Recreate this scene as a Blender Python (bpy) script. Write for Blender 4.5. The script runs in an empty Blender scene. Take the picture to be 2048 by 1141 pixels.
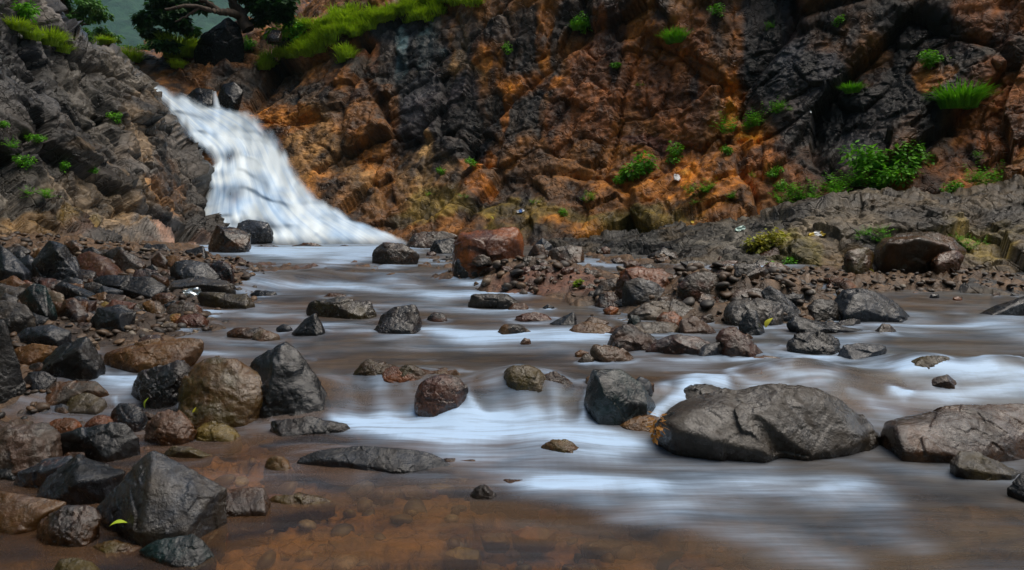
import bpy, bmesh, math, random
import numpy as np
from mathutils import Vector

scene = bpy.context.scene
COL = scene.collection

# ------------------------------------------------------------------ camera
FPX = 1365.0                      # focal length in photograph pixels (24 mm on 36 mm)
CAMZ = 0.70
PITCH = math.atan(120.5 / FPX)
cam_d = bpy.data.cameras.new('camera'); cam_d.lens = 24.0; cam_d.sensor_width = 36.0
cam_d.clip_start = 0.02; cam_d.clip_end = 2000
cam = bpy.data.objects.new('camera', cam_d); COL.objects.link(cam)
cam.location = (0, 0, CAMZ); cam.rotation_euler = (math.pi / 2 - PITCH, 0, 0)
scene.camera = cam

# ------------------------------------------------------------------ light
SUN_EL, SUN_AZ = math.radians(67), math.radians(88)    # azimuth clockwise from +Y (to the right)
world = bpy.data.worlds.new('World'); scene.world = world; world.use_nodes = True
wn = world.node_tree
bg = wn.nodes['Background']
sky = wn.nodes.new('ShaderNodeTexSky'); sky.sky_type = 'NISHITA'; sky.sun_disc = False
sky.sun_elevation = SUN_EL; sky.sun_rotation = SUN_AZ; sky.air_density = 1.0; sky.dust_density = 3.0; sky.ozone_density = 1.5
oc = wn.nodes.new('ShaderNodeHueSaturation'); oc.inputs['Saturation'].default_value = .85     # cloud cover greys the blue sky
wn.links.new(sky.outputs[0], oc.inputs['Color']); wn.links.new(oc.outputs[0], bg.inputs[0]); bg.inputs[1].default_value = 0.075
sun_d = bpy.data.lights.new('sun', 'SUN'); sun_d.energy = 2.5; sun_d.angle = math.radians(50); sun_d.color = (1, .91, .79)
sun = bpy.data.objects.new('sun', sun_d); COL.objects.link(sun)
sd = Vector((math.sin(SUN_AZ) * math.cos(SUN_EL), math.cos(SUN_AZ) * math.cos(SUN_EL), math.sin(SUN_EL)))
sun.rotation_euler = sd.to_track_quat('Z', 'Y').to_euler(); sun.location = (5, -5, 12)
scene.view_settings.view_transform = 'Standard'; scene.view_settings.look = 'None'
scene.view_settings.gamma = 1; scene.view_settings.exposure = 0.48
scene.cycles.max_bounces = 6; scene.cycles.transparent_max_bounces = 12
scene.cycles.caustics_reflective = False; scene.cycles.caustics_refractive = False

# ------------------------------------------------------------------ pixels to world
cp, sp = math.cos(PITCH), math.sin(PITCH)
def ray(u, v):
    a = (np.asarray(u, float) - 1024) / FPX; b = (570.5 - np.asarray(v, float)) / FPX
    return a, cp + b * sp, -sp + b * cp
def P(u, v, y):
    a, b, c = ray(u, v); s = np.asarray(y, float) / b
    return np.stack(np.broadcast_arrays(a * s, b * s, CAMZ + c * s), -1)
def proj(p):
    x, y, z = p[..., 0], p[..., 1], p[..., 2] - CAMZ
    f = y * cp - z * sp; up = y * sp + z * cp
    f = np.maximum(f, 1e-3)
    return 1024 + FPX * x / f, 570.5 - FPX * up / f

# ------------------------------------------------------------------ numpy noise
def h3(i, j, k, s):
    n = (i.astype(np.int64) * 374761393 + j.astype(np.int64) * 668265263 + k.astype(np.int64) * 2147483647 + s * 974634777) & 0xffffffff
    n = ((n ^ (n >> 13)) * 1274126177) & 0xffffffff
    n = ((n ^ (n >> 16)) * 2246822519) & 0xffffffff
    return ((n ^ (n >> 15)) & 0xffffff) / float(0xffffff)
def vnoise(p, s=0):
    f = np.floor(p); t = p - f; t = t * t * (3 - 2 * t); i, j, k = f[..., 0], f[..., 1], f[..., 2]
    r = 0
    for a in (0, 1):
        for b in (0, 1):
            for c in (0, 1):
                w = (t[..., 0] if a else 1 - t[..., 0]) * (t[..., 1] if b else 1 - t[..., 1]) * (t[..., 2] if c else 1 - t[..., 2])
                r = r + w * h3(i + a, j + b, k + c, s)
    return r * 2 - 1
_RT = [np.linalg.qr(np.random.default_rng(k).normal(size=(3, 3)))[0] for k in range(4)]
def fbm(p, o=4, s=0, g=.5):
    r, a = 0, 1.0
    for q in range(o):
        r = r + a * vnoise(p @ _RT[q % 4] * 2 ** q + q * 17.3, s + q); a *= g
    return r
def facet(p, s=0, tilt=1.3, crack=.0):
    f = np.floor(p); best = np.full(p.shape[:-1], 9e9); sec = best.copy()
    sx = np.zeros(p.shape); ids = np.zeros(p.shape)
    for a in (-1, 0, 1):
        for b in (-1, 0, 1):
            for c in (-1, 0, 1):
                i, j, k = f[..., 0] + a, f[..., 1] + b, f[..., 2] + c
                q = np.stack([i + h3(i, j, k, s + 1), j + h3(i, j, k, s + 2), k + h3(i, j, k, s + 3)], -1)
                d = ((p - q) ** 2).sum(-1)
                m = d < best
                sec = np.where(m, best, np.minimum(sec, d)); best = np.where(m, d, best)
                sx = np.where(m[..., None], q, sx)
                ids = np.where(m[..., None], np.stack([i, j, k], -1), ids)
    i, j, k = ids[..., 0], ids[..., 1], ids[..., 2]
    g = np.stack([h3(i, j, k, s + 4), h3(i, j, k, s + 5), h3(i, j, k, s + 6)], -1) - .5
    r = (h3(i, j, k, s + 7) - .5) + tilt * (g * (p - sx)).sum(-1)
    if crack:
        e = np.sqrt(sec) - np.sqrt(best)
        r = r - crack * np.clip(1 - e / .10, 0, 1)
    return r
def sstep(a, b, x):
    t = np.clip((x - a) / (b - a), 0, 1); return t * t * (3 - 2 * t)

# ------------------------------------------------------------------ stream and banks
PY = [0, 2.22, 2.34, 2.52, 3.4, 5.25, 5.45, 5.75, 6.3, 8, 12, 14, 40]
PZ = [0, 0.0, .02, .11, .125, .16, .19, .28, .315, .335, .35, .36, .5]
def water_z(x, y):
    x = np.asarray(x, float); y = np.asarray(y, float)
    yy = y + .07 * np.sin(x * 2.3 + 1) + .05 * np.sin(x * 5.1) - .10 * sstep(.6, 1.3, x) * (y < 4)
    far = np.clip((y - 4.5), 0, 1)
    yy = yy + far * .18 * np.sin(x * 1.7)
    return np.interp(yy, PY, PZ)
def x_left(y): return np.interp(y, [0, 2.4, 3.0, 3.75, 5.7, 8, 12], [-1.55, -1.75, -1.95, -1.75, -2.3, -3.7, -5.6])
def y_right(x): return np.interp(x, [.4, .94, 1.7, 2.2, 3.9, 8], [13, 7.4, 6.2, 5.5, 5.3, 5.0])
BUMPS = []   # (x, y, rx, ry, h): gravel bars standing out of the stream
def ground_z(x, y):
    x = np.asarray(x, float); y = np.asarray(y, float)
    w = water_z(x, y)
    h = w - .085
    L = x_left(y) - x
    h = h + sstep(-.45, .1, L) * .09 + np.clip(L, 0, 6) * .125
    R = y - y_right(x)
    h = h + sstep(-.5, .1, R) * .092 - sstep(.45, .9, R) * .16
    for bx, by, rx, ry, bh in BUMPS:
        h = h + bh * np.exp(-((x - bx) / rx) ** 2 - ((y - by) / ry) ** 2)
    return h
def surf_z(x, y): return np.maximum(water_z(x, y), ground_z(x, y))
def hit(u, v):
    a, b, c = ray(u, v); y = 1.0
    while y < 16:
        s = y / b
        if CAMZ + c * s <= float(surf_z(a * s, y)): break
        y += .01
    return float(a * y / b), y, float(CAMZ + c * y / b)
for (u, v, rx, ry, bh) in [(1110, 560, .55, .5, .16), (1000, 545, .4, .4, .10), (1300, 600, .6, .45, .14), (1400, 620, .5, .5, .13),
                           (1550, 615, .6, .45, .12), (1480, 590, .5, .4, .12), (1640, 625, .4, .3, .1), (900, 520, .5, .3, .08)]:
    x_, y_, z_ = hit(u, v); BUMPS.append((x_, y_, rx, ry, bh))

# ------------------------------------------------------------------ mesh helpers
def mesh_np(name, V, F, mat=None, smooth=True):
    me = bpy.data.meshes.new(name)
    V = np.asarray(V, np.float32); F = np.asarray(F, np.int32); n = F.shape[1]
    me.vertices.add(len(V)); me.vertices.foreach_set('co', V.ravel())
    me.loops.add(F.size); me.loops.foreach_set('vertex_index', F.ravel())
    me.polygons.add(len(F)); me.polygons.foreach_set('loop_start', np.arange(0, F.size, n, dtype=np.int32))
    me.polygons.foreach_set('use_smooth', np.full(len(F), smooth))
    me.update(calc_edges=True)
    if mat: me.materials.append(mat)
    return me
def attr(me, name, A):
    A = np.asarray(A, np.float32)
    if A.ndim == 1:
        at = me.attributes.new(name, 'FLOAT', 'POINT'); at.data.foreach_set('value', A)
    else:
        at = me.attributes.new(name, 'FLOAT_COLOR', 'POINT')
        B = np.ones((len(A), 4), np.float32); B[:, :3] = A; at.data.foreach_set('color', B.ravel())
def link(name, me, label=None, cat=None, group=None, kind=None, loc=None, parent=None):
    o = bpy.data.objects.new(name, me); COL.objects.link(o)
    if loc is not None: o.location = loc
    if parent: o.parent = parent
    if label: o['label'] = label
    if cat: o['category'] = cat
    if group: o['group'] = group
    if label and not kind: kind = 'thing'
    if kind: o['kind'] = kind
    return o
def grid_faces(nr, nc):
    i = np.arange(nr * nc).reshape(nr, nc)
    return np.stack([i[:-1, :-1], i[:-1, 1:], i[1:, 1:], i[1:, :-1]], -1).reshape(-1, 4)
def grid_normals(G):
    du = np.gradient(G, axis=1); dv = np.gradient(G, axis=0)
    n = np.cross(du, dv); n /= np.linalg.norm(n, axis=-1, keepdims=True) + 1e-9
    to = np.array([0, 0, 3.0]) - G
    s = np.sign((n * to).sum(-1, keepdims=True)); s[s == 0] = 1
    return n * s

# ------------------------------------------------------------------ materials
def nt(name):
    m = bpy.data.materials.new(name); m.use_nodes = True; t = m.node_tree
    return m, t, t.nodes, t.links, t.nodes['Principled BSDF']
def noise(N, L, vec, scale, detail=4, rough=.55, dist=0.0):
    n = N.new('ShaderNodeTexNoise'); n.inputs['Scale'].default_value = scale; n.inputs['Detail'].default_value = detail
    n.inputs['Roughness'].default_value = rough; n.inputs['Distortion'].default_value = dist
    L.new(vec, n.inputs['Vector']); return n.outputs['Fac']
def ramp(N, L, fac, stops):
    r = N.new('ShaderNodeValToRGB'); L.new(fac, r.inputs[0]); e = r.color_ramp.elements
    while len(e) < len(stops): e.new(.5)
    for q, (pos, c) in zip(e, stops):
        q.position = pos; q.color = (c, c, c, 1) if not hasattr(c, '__len__') else (*c, 1)
    return r.outputs[0]
def mixc(N, L, fac, a, b, mode='MIX'):
    m = N.new('ShaderNodeMix'); m.data_type = 'RGBA'; m.blend_type = mode
    for s, val in ((m.inputs[0], fac), (m.inputs[6], a), (m.inputs[7], b)):
        if hasattr(val, 'is_linked') or hasattr(val, 'links'): L.new(val, s)
        elif hasattr(val, '__len__'): s.default_value = (*val, 1)
        else: s.default_value = val
    return m.outputs[2]
def math_(N, L, op, a, b=None, clamp=False):
    m = N.new('ShaderNodeMath'); m.operation = op; m.use_clamp = clamp
    for s, val in ((m.inputs[0], a), (m.inputs[1], b)):
        if val is None: continue
        if hasattr(val, 'links'): L.new(val, s)
        else: s.default_value = val
    return m.outputs[0]
def mapping(N, L, vec, scale=(1, 1, 1), rot=(0, 0, 0), loc=(0, 0, 0)):
    m = N.new('ShaderNodeMapping'); L.new(vec, m.inputs[0]); m.inputs['Scale'].default_value = scale
    m.inputs['Rotation'].default_value = rot; m.inputs['Location'].default_value = loc; return m.outputs[0]
def bump(N, L, h, strength, dist, prev=None):
    b = N.new('ShaderNodeBump'); b.inputs['Strength'].default_value = strength; b.inputs['Distance'].default_value = dist
    L.new(h, b.inputs['Height'])
    if prev is not None: L.new(prev, b.inputs['Normal'])
    return b.outputs[0]

PAL = dict(
    blk=(.006, .0065, .008), dkg=(.019, .017, .016), blu=(.032, .038, .050), gry=(.066, .052, .038), brn=(.105, .042, .011),
    red=(.110, .036, .016), tan=(.17, .080, .018), org=(.34, .095, .015), pnk=(.12, .070, .048), olv=(.095, .064, .008),
    grn=(.006, .028, .026), pal=(.19, .14, .09), dbr=(.024, .012, .006), yel=(.30, .20, .035))
_rm = {}
def rock_mat(key, wet=.5):
    """two-tone wet river stone: fine grain, pits, a patchy film of water"""
    k = (key, wet)
    if k in _rm: return _rm[k]
    a, b = (key.split('/') + [key])[:2]
    ca, cb = PAL[a], PAL[b]
    m, t, N, L, bs = nt('stone_' + key.replace('/', '_'))
    tc = N.new('ShaderNodeTexCoord').outputs['Object']
    oi = N.new('ShaderNodeObjectInfo')
    off = N.new('ShaderNodeVectorMath'); off.operation = 'SCALE'; off.inputs[0].default_value = (37, 91, 53); L.new(oi.outputs['Random'], off.inputs['Scale'])
    ad = N.new('ShaderNodeVectorMath'); L.new(tc, ad.inputs[0]); L.new(off.outputs[0], ad.inputs[1]); v = ad.outputs[0]
    n1 = noise(N, L, v, 6, 5, .6, .6); n2 = noise(N, L, v, 45, 6, .7); n3 = noise(N, L, v, 190, 3, .6); n4 = noise(N, L, v, 14, 5, .65, 1.2)
    c = mixc(N, L, ramp(N, L, n1, [(.42, 0), (.58, 1)]), ca, cb)
    lo = tuple(x * .42 for x in ca); hi = tuple(min(1, x * 1.5 + .006) for x in cb)
    c = mixc(N, L, ramp(N, L, n2, [(.34, .85), (.52, 0)]), c, lo)
    c = mixc(N, L, ramp(N, L, n2, [(.56, 0), (.74, .75)]), c, hi)
    c = mixc(N, L, ramp(N, L, n4, [(.56, 0), (.78, .10)]), c, tuple(x * 1.1 for x in PAL['gry']))
    c = mixc(N, L, ramp(N, L, n3, [(.63, 0), (.76, .28)]), c, (.16, .15, .15))
    hs = N.new('ShaderNodeHueSaturation'); L.new(c, hs.inputs['Color'])
    L.new(math_(N, L, 'MULTIPLY_ADD', oi.outputs['Random'], .5), hs.inputs['Value'])
    hs.inputs['Value'].links[0].from_node.inputs[2].default_value = .38
    gen = N.new('ShaderNodeSeparateXYZ'); L.new(N.new('ShaderNodeTexCoord').outputs['Generated'], gen.inputs[0])
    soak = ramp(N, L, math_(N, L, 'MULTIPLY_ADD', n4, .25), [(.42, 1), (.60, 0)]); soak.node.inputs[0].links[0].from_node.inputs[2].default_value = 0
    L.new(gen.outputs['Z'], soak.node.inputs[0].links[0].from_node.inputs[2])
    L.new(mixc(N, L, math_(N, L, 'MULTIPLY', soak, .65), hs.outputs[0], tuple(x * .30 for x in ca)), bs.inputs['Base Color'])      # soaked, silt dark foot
    film = ramp(N, L, n4, [(.40, .12 + .10 * (1 - wet)), (.62, .34 + .25 * (1 - wet))])
    L.new(film, bs.inputs['Roughness'])
    bs.inputs['Specular IOR Level'].default_value = .16 + .10 * wet
    vo = N.new('ShaderNodeTexVoronoi'); vo.inputs['Scale'].default_value = 26; L.new(v, vo.inputs['Vector'])
    pits = ramp(N, L, vo.outputs['Distance'], [(.0, 0), (.22, 1)])
    b1 = bump(N, L, n1, .4, .02); b2 = bump(N, L, n2, .8, .008, b1); b3 = bump(N, L, n3, .5, .002, b2); b4 = bump(N, L, pits, .25, .004, b3)
    L.new(b4, bs.inputs['Normal'])
    L.new(ramp(N, L, n4, [(.40, min(1, wet * 1.3)), (.66, .15 * wet)]), bs.inputs['Coat Weight']); bs.inputs['Coat Roughness'].default_value = .065; bs.inputs['Coat IOR'].default_value = 1.6; L.new(b3, bs.inputs['Coat Normal'])
    _rm[k] = m; return m

def cliff_mat(name, rot=(0, 0, 0), stretch=(1, 1, 1), rough=(.32, .62), bs1=1.0):
    m, t, N, L, bs = nt(name)
    g = N.new('ShaderNodeNewGeometry').outputs['Position']
    at = N.new('ShaderNodeAttribute'); at.attribute_name = 'tone'
    v = mapping(N, L, g, stretch, rot)
    n1 = noise(N, L, v, 2.2, 8, .68, .5); n2 = noise(N, L, v, 9, 8, .72, .3); n3 = noise(N, L, v, 38, 5, .7)
    vo = N.new('ShaderNodeTexVoronoi'); vo.feature = 'DISTANCE_TO_EDGE'; vo.inputs['Scale'].default_value = 2.6
    wv = N.new('ShaderNodeVectorMath'); L.new(v, wv.inputs[0])
    nz = N.new('ShaderNodeTexNoise'); nz.inputs['Scale'].default_value = 3; L.new(v, nz.inputs['Vector'])
    sc = N.new('ShaderNodeVectorMath'); sc.operation = 'SCALE'; sc.inputs['Scale'].default_value = .55; L.new(nz.outputs['Color'], sc.inputs[0]); L.new(sc.outputs[0], wv.inputs[1])
    L.new(wv.outputs[0], vo.inputs['Vector'])
    cr = ramp(N, L, vo.outputs['Distance'], [(0.0, 0), (.035, 1)])
    c = at.outputs['Color']
    c = mixc(N, L, 1.0, c, ramp(N, L, n2, [(.30, .38), (.5, 1.0), (.72, 1.75)]), 'MULTIPLY')
    c = mixc(N, L, 1.0, c, ramp(N, L, n1, [(.32, .55), (.55, 1.0), (.75, 1.4)]), 'MULTIPLY')
    c = mixc(N, L, ramp(N, L, n3, [(.62, 0), (.8, .4)]), c, (.12, .10, .08))
    L.new(c, bs.inputs['Base Color'])
    L.new(ramp(N, L, n1, [(.38, rough[0]), (.62, rough[1])]), bs.inputs['Roughness'])
    bs.inputs['Specular IOR Level'].default_value = .38
    b1 = bump(N, L, n1, .5 * bs1, .08); b2 = bump(N, L, n2, .7 * bs1, .035, b1); b3 = bump(N, L, n3, .6, .010, b2); b4 = bump(N, L, cr, .6, .03, b3)
    L.new(b4, bs.inputs['Normal']); return m

# ------------------------------------------------------------------ surfaces drawn through columns of (u, v, distance)
def column_surface(cols, nu, nrow, umin=None, umax=None):
    us = np.array([c[0] for c in cols], float)
    T = np.array([[(v, d) for v, d in c[1]] for c in cols], float)       # ncol x K x 2
    K = T.shape[1]
    lo = us[0] if umin is None else umin; hi = us[-1] if umax is None else umax
    u = np.linspace(lo, hi, nu)
    rows = []
    # smooth column interpolation
    TI = np.stack([[np.interp(u, us, T[:, k, q]) for q in (0, 1)] for k in range(K)])  # K x 2 x nu
    ker = np.hanning(max(3, nu // 40 | 1)); ker /= ker.sum(); pad = len(ker) // 2
    for k in range(K):
        for q in (0, 1):
            TI[k, q] = np.convolve(np.pad(TI[k, q], pad, 'edge'), ker, 'valid')
    s = []
    for k in range(K - 1):
        s += list(k + np.arange(nrow[k]) / nrow[k])
    s.append(K - 1); s = np.array(s)
    k0 = np.minimum(s.astype(int), K - 2); f = (s - k0)[:, None]
    V = TI[k0, 0] * (1 - f) + TI[k0 + 1, 0] * f
    D = TI[k0, 1] * (1 - f) + TI[k0 + 1, 1] * f
    U = np.broadcast_to(u, V.shape)
    return U, V, D, P(U, V, D)

def blobs(U, V, W, base, lst, warp=38, seed=5):
    """mineral stains: patches of rock colour with ragged borders"""
    n = fbm(W * np.array([1.1, 1.1, 1.1]), 4, seed); n2 = fbm(W * 1.1 + 50, 4, seed + 9)
    Uw, Vw = U + n * warp, V + n2 * warp
    C = np.broadcast_to(np.array(base, float), U.shape + (3,)).copy()
    for (u, v, ru, rv, c, s) in lst:
        k_ = min(1.0, ru * .7 / warp) if rv > ru else 1.0
        d = ((U + n * warp * k_ - u) / ru) ** 2 + ((Vw - v) / rv) ** 2
        w = s * (1 - sstep(.55, 1.35, d))[..., None]
        C = C * (1 - w) + np.array(c) * w
    return C
# ------------------------------------------------------------------ cliff behind the fall and along the right side
OR, OR2, BR, RB, DK, BB, BLK, OLV, GRY, TAN, TEAL = ((.58, .18, .010), (.40, .135, .010), (.19, .075, .015), (.24, .075, .015),
    (.026, .020, .014), (.021, .025, .032), (.008, .008, .009), (.15, .105, .012), (.09, .078, .06), (.24, .14, .05), (.08, .15, .16))
CLIFF = [
 (200, [(530, 13), (400, 14.5), (230, 16), (150, 17), (112, 18), (100, 24)]),
 (330, [(515, 12.8), (420, 14), (250, 16), (172, 16.9), (108, 18.2), (98, 25)]),
 (400, [(510, 12.6), (430, 13.6), (265, 16), (205, 16.6), (98, 18.3), (88, 26)]),
 (520, [(507, 12.4), (400, 13.8), (285, 15.6), (225, 16.2), (62, 18.6), (45, 27)]),
 (640, [(502, 12.3), (430, 13.4), (330, 14.6), (190, 16), (-10, 18.8), (-60, 28)]),
 (800, [(502, 12), (460, 12.8), (330, 14.2), (90, 16.0), (-150, 18.8), (-250, 28)]),
 (1000, [(502, 11.6), (450, 12.2), (330, 13.2), (100, 14.6), (-250, 16.5), (-400, 26)]),
 (1250, [(500, 10.8), (430, 11.6), (300, 12.6), (80, 13.6), (-350, 15.5), (-500, 25)]),
 (1500, [(480, 9.8), (410, 10.6), (280, 11.6), (60, 12.4), (-450, 14), (-600, 22)]),
 (1750, [(450, 9.0), (390, 9.8), (260, 10.6), (50, 11.4), (-550, 13), (-700, 20)]),
 (2048, [(430, 8.2), (370, 9.0), (240, 9.7), (40, 10.3), (-650, 12), (-800, 18)]),
 (2800, [(430, 6.5), (360, 7.5), (200, 8.2), (0, 8.8), (-900, 10), (-1100, 16)])]
SLOPE = [
 (-700, [(760, 3.3), (560, 4.4), (300, 5.2), (0, 6), (-500, 7), (-600, 12)]),
 (-200, [(620, 4.8), (510, 5.8), (350, 6.8), (150, 7.6), (-250, 9), (-350, 15)]),
 (0, [(560, 6.0), (480, 7), (350, 7.9), (180, 8.8), (-70, 10.2), (-130, 17)]),
 (60, [(545, 6.6), (475, 7.5), (350, 8.5), (200, 9.4), (-20, 10.9), (-50, 18)]),
 (100, [(540, 6.9), (470, 8.0), (345, 9.0), (205, 9.9), (60, 11.2), (45, 18)]),
 (130, [(535, 7.2), (465, 8.3), (340, 9.3), (210, 10.2), (88, 11.6), (75, 19)]),
 (210, [(530, 7.8), (462, 9.2), (340, 10.3), (220, 11.3), (108, 12.8), (98, 20)]),
 (280, [(522, 8.6), (460, 10.2), (345, 11.3), (255, 12.3), (166, 14), (156, 20)]),
 (345, [(515, 9.5), (455, 11.2), (360, 12.2), (318, 12.9), (262, 14), (252, 18)]),
 (385, [(508, 10.2), (460, 11.8), (390, 12.5), (365, 12.9), (322, 13.6), (310, 16)]),
 (405, [(505, 10.7), (470, 12), (430, 12.4), (415, 12.7), (385, 13.2), (375, 15)]),
 (420, [(503, 11.3), (492, 12.1), (482, 12.3), (470, 12.5), (455, 12.8), (450, 14)])]
LEDGE = [
 (1090, [(590, 6.80), (520, 7.9), (505, 9), (494, 10), (487, 10.8), (486, 12)]),
 (1250, [(610, 6.30), (530, 7.2), (507, 8), (492, 9), (478, 10), (476, 11.5)]),
 (1400, [(645, 5.50), (560, 6.2), (520, 6.9), (485, 7.6), (455, 8.6), (450, 10.5)]),
 (1600, [(670, 5.00), (585, 5.6), (530, 6.2), (460, 6.9), (425, 7.6), (415, 10)]),
 (1730, [(670, 4.90), (590, 5.5), (530, 6.1), (450, 6.8), (392, 7.5), (382, 9.5)]),
 (1900, [(670, 4.85), (596, 5.4), (530, 6.1), (450, 6.8), (405, 7.4), (395, 9.5)]),
 (2048, [(675, 4.75), (602, 5.25), (525, 6.0), (440, 6.7), (385, 7.3), (375, 9)]),
 (2800, [(705, 4.40), (610, 4.9), (500, 5.6), (400, 6.2), (300, 7), (290, 8.5)])]

def facets3(W, dirs, sc, seeds):
    """broken basalt: stepped planes at several sizes"""
    out = 0
    for (s, a, st), sd_ in zip(sc, seeds):
        q = W @ dirs * (1.0 / s) * np.array(st)
        q = q + .13 * np.stack([fbm(q * .9 + k * 31, 3, sd_ + k) for k in range(3)], -1)
        out = out + a * facet(q, sd_, 2.1, crack=.3)
    return out

us = np.array([c[0] for c in CLIFF], float)
CT = np.array([[(v, d) for v, d in c[1]] for c in CLIFF], float)
def cliff_depth(u, v):
    k = [(np.interp(u, us, CT[:, q, 0]), np.interp(u, us, CT[:, q, 1])) for q in range(6)]
    k.sort(); return np.interp(v, [a for a, _ in k], [b for _, b in k])

ROT0 = np.eye(3)
def rotm(ax, ay, az):
    from mathutils import Euler
    return np.array(Euler((ax, ay, az)).to_matrix())
SURF = {}
def build_surface(name, cols, nu, nrow, scales, rot, stains, base, mat, label, cat, amp_mask=None, seeds=(3, 7, 13, 23), umin=None, umax=None):
    U, V, D, G = column_surface(cols, nu, nrow, umin, umax)
    n = grid_normals(G)
    # smooth normals a lot so that relief is pushed outwards evenly
    for _ in range(12):
        n[1:-1, 1:-1] = (n[:-2, 1:-1] + n[2:, 1:-1] + n[1:-1, :-2] + n[1:-1, 2:]) / 4
    n /= np.linalg.norm(n, axis=-1, keepdims=True)
    h = facets3(G, rot, scales, seeds) + .03 * fbm(G * 6, 3, 91)
    if amp_mask is not None: h = h * amp_mask(U, V)
    G2 = G + n * h[..., None]
    C = blobs(U, V, G, base, stains)
    # run-off streaks: long vertical stains
    st = fbm(np.stack([G[..., 0] * 3.2, G[..., 1] * 3.2, G[..., 2] * .35], -1), 4, 71)
    C = C * (1 + .85 * np.clip(st * 1.5, -.95, .8))[..., None]
    # each broken block has its own tone
    q = G @ rot * 2.1 + .3 * np.stack([fbm(G * 2 + k * 11, 2, 40 + k) for k in range(3)], -1)
    tone = facet(q, 55, 0.0)
    C = C * (1 + .75 * tone)[..., None]
    C = np.clip(C, .004, .9)
    me = mesh_np(name, G2.reshape(-1, 3), grid_faces(*U.shape), mat)
    attr(me, 'tone', C.reshape(-1, 3))
    o = link(name, me, label, cat, kind='structure')
    u2, v2 = proj(G2)
    SURF[name] = (u2.ravel(), v2.ravel(), G2.reshape(-1, 3), n.reshape(-1, 3))
    return o
def on_surface(name, u, v):
    su, sv, G, n = SURF[name]
    m = np.abs(su - u) + np.abs(sv - v)
    idx = np.where(m < 14)[0]
    if len(idx) == 0: idx = np.argsort(m)[:5]
    i = idx[np.argmin(G[idx, 1])]
    return G[i], n[i]

cst = [
 (620, 170, 120, 90, BR, .9), (560, 100, 60, 50, GRY, .5), (300, 130, 80, 30, DK, .7), (440, 135, 70, 30, BR, .8), (480, 185, 60, 30, DK, .9),
 (640, 330, 110, 120, TAN, .55), (640, 390, 90, 50, OR2, .4), (570, 250, 50, 30, OR2, .7), (560, 180, 90, 60, DK, .5), (640, 190, 90, 45, DK, .75),
 (780, 110, 110, 85, DK, .9), (820, 60, 70, 60, BB, .9), (800, 110, 14, 60, TEAL, .6), (848, 95, 14, 55, TEAL, .7), (870, 60, 16, 40, TEAL, .5), (730, 85, 30, 40, RB, .8),
 (720, 170, 50, 30, OR2, .5), (930, 130, 60, 50, TAN, .7), (940, 85, 30, 60, GRY, .6), (965, 120, 26, 40, OR, .5), (830, 200, 50, 45, GRY, .5),
 (880, 240, 90, 110, BB, .9), (940, 280, 50, 60, DK, .7), (740, 240, 70, 80, BR, .7), (720, 280, 22, 40, OR2, .6),
 (1090, 140, 90, 22, OR, .8), (1010, 110, 40, 40, OR2, .6), (1060, 75, 80, 55, DK, .85), (1085, 60, 16, 60, OR2, .8),
 (1050, 220, 75, 70, DK, .95), (1010, 210, 10, 70, OR, .6), (1085, 220, 10, 60, BR, .8), (1130, 220, 45, 80, RB, .6),
 (1230, 170, 90, 130, RB, .85), (1340, 150, 90, 130, RB, .8), (1280, 70, 40, 60, OR2, .5), (1270, 250, 50, 60, BR, .7), (1150, 20, 60, 40, DK, .8), (1340, 20, 120, 30, BR, .7),
 (1330, 280, 90, 26, (.09, .025, .012), .9), (1310, 345, 130, 40, OR2, .95), (1390, 330, 90, 50, OR, .8), (1180, 350, 90, 40, BR, .6),
 (1467, 130, 26, 115, OR, 1.0), (1470, 50, 26, 60, DK, .3), (1430, 60, 30, 90, BR, .6), (1550, 70, 80, 120, BLK, .95), (1575, 30, 10, 120, BB, .9), (1600, 60, 26, 90, (.10, .035, .015), .8),
 (1700, 100, 150, 140, BLK, .75), (1620, 200, 90, 120, BB, .8), (1700, 230, 90, 90, BLK, .8), (1820, 110, 110, 120, DK, .85), (1780, 180, 120, 120, BLK, .7), (1720, 90, 70, 50, BR, .5),
 (1850, 30, 90, 50, BLK, .7), (1990, 40, 90, 70, RB, .9), (2020, 120, 60, 60, BLK, .8), (1950, 150, 60, 60, DK, .9), (1870, 130, 40, 20, OR2, .6), (1990, 230, 100, 90, RB, .8), (1870, 240, 50, 60, DK, .8),
 (1480, 300, 110, 50, OR2, .85), (1570, 330, 100, 50, RB, .7), (1500, 285, 60, 20, OR, .7), (1690, 300, 70, 50, BB, .7), (1620, 300, 60, 40, DK, .8), (1850, 370, 120, 30, OR2, .7), (1950, 330, 90, 40, RB, .7),
 (1000, 360, 70, 50, DK, .6), (960, 345, 50, 22, OR, .7), (1080, 350, 60, 50, DK, .6), (860, 360, 60, 60, TAN, .5), (855, 350, 16, 80, TAN, .9), (980, 400, 120, 26, DK, .5),
 (900, 420, 130, 40, OLV, .7), (1100, 430, 200, 40, OLV, .75), (1180, 450, 90, 24, OR2, .7), (1300, 430, 120, 34, OLV, .8), (1400, 400, 90, 40, OR2, .6), (1060, 470, 160, 16, DK, .6), (800, 430, 60, 30, DK, .7), (680, 400, 60, 60, DK, .5)]
def fall_mask(U, V):   # smooth rock under the fall so that the water lies on it
    c = np.interp(V, [160, 260, 340, 420, 480], [310, 440, 490, 530, 590]); w = np.interp(V, [160, 230, 340, 420, 490], [60, 130, 150, 190, 260])
    return 1 - .82 * (1 - sstep(.6, 1.05, np.abs(U - c) / w)) * (V < 520) * (V > 120)
M_cliff = cliff_mat('cliff_rock')
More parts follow.
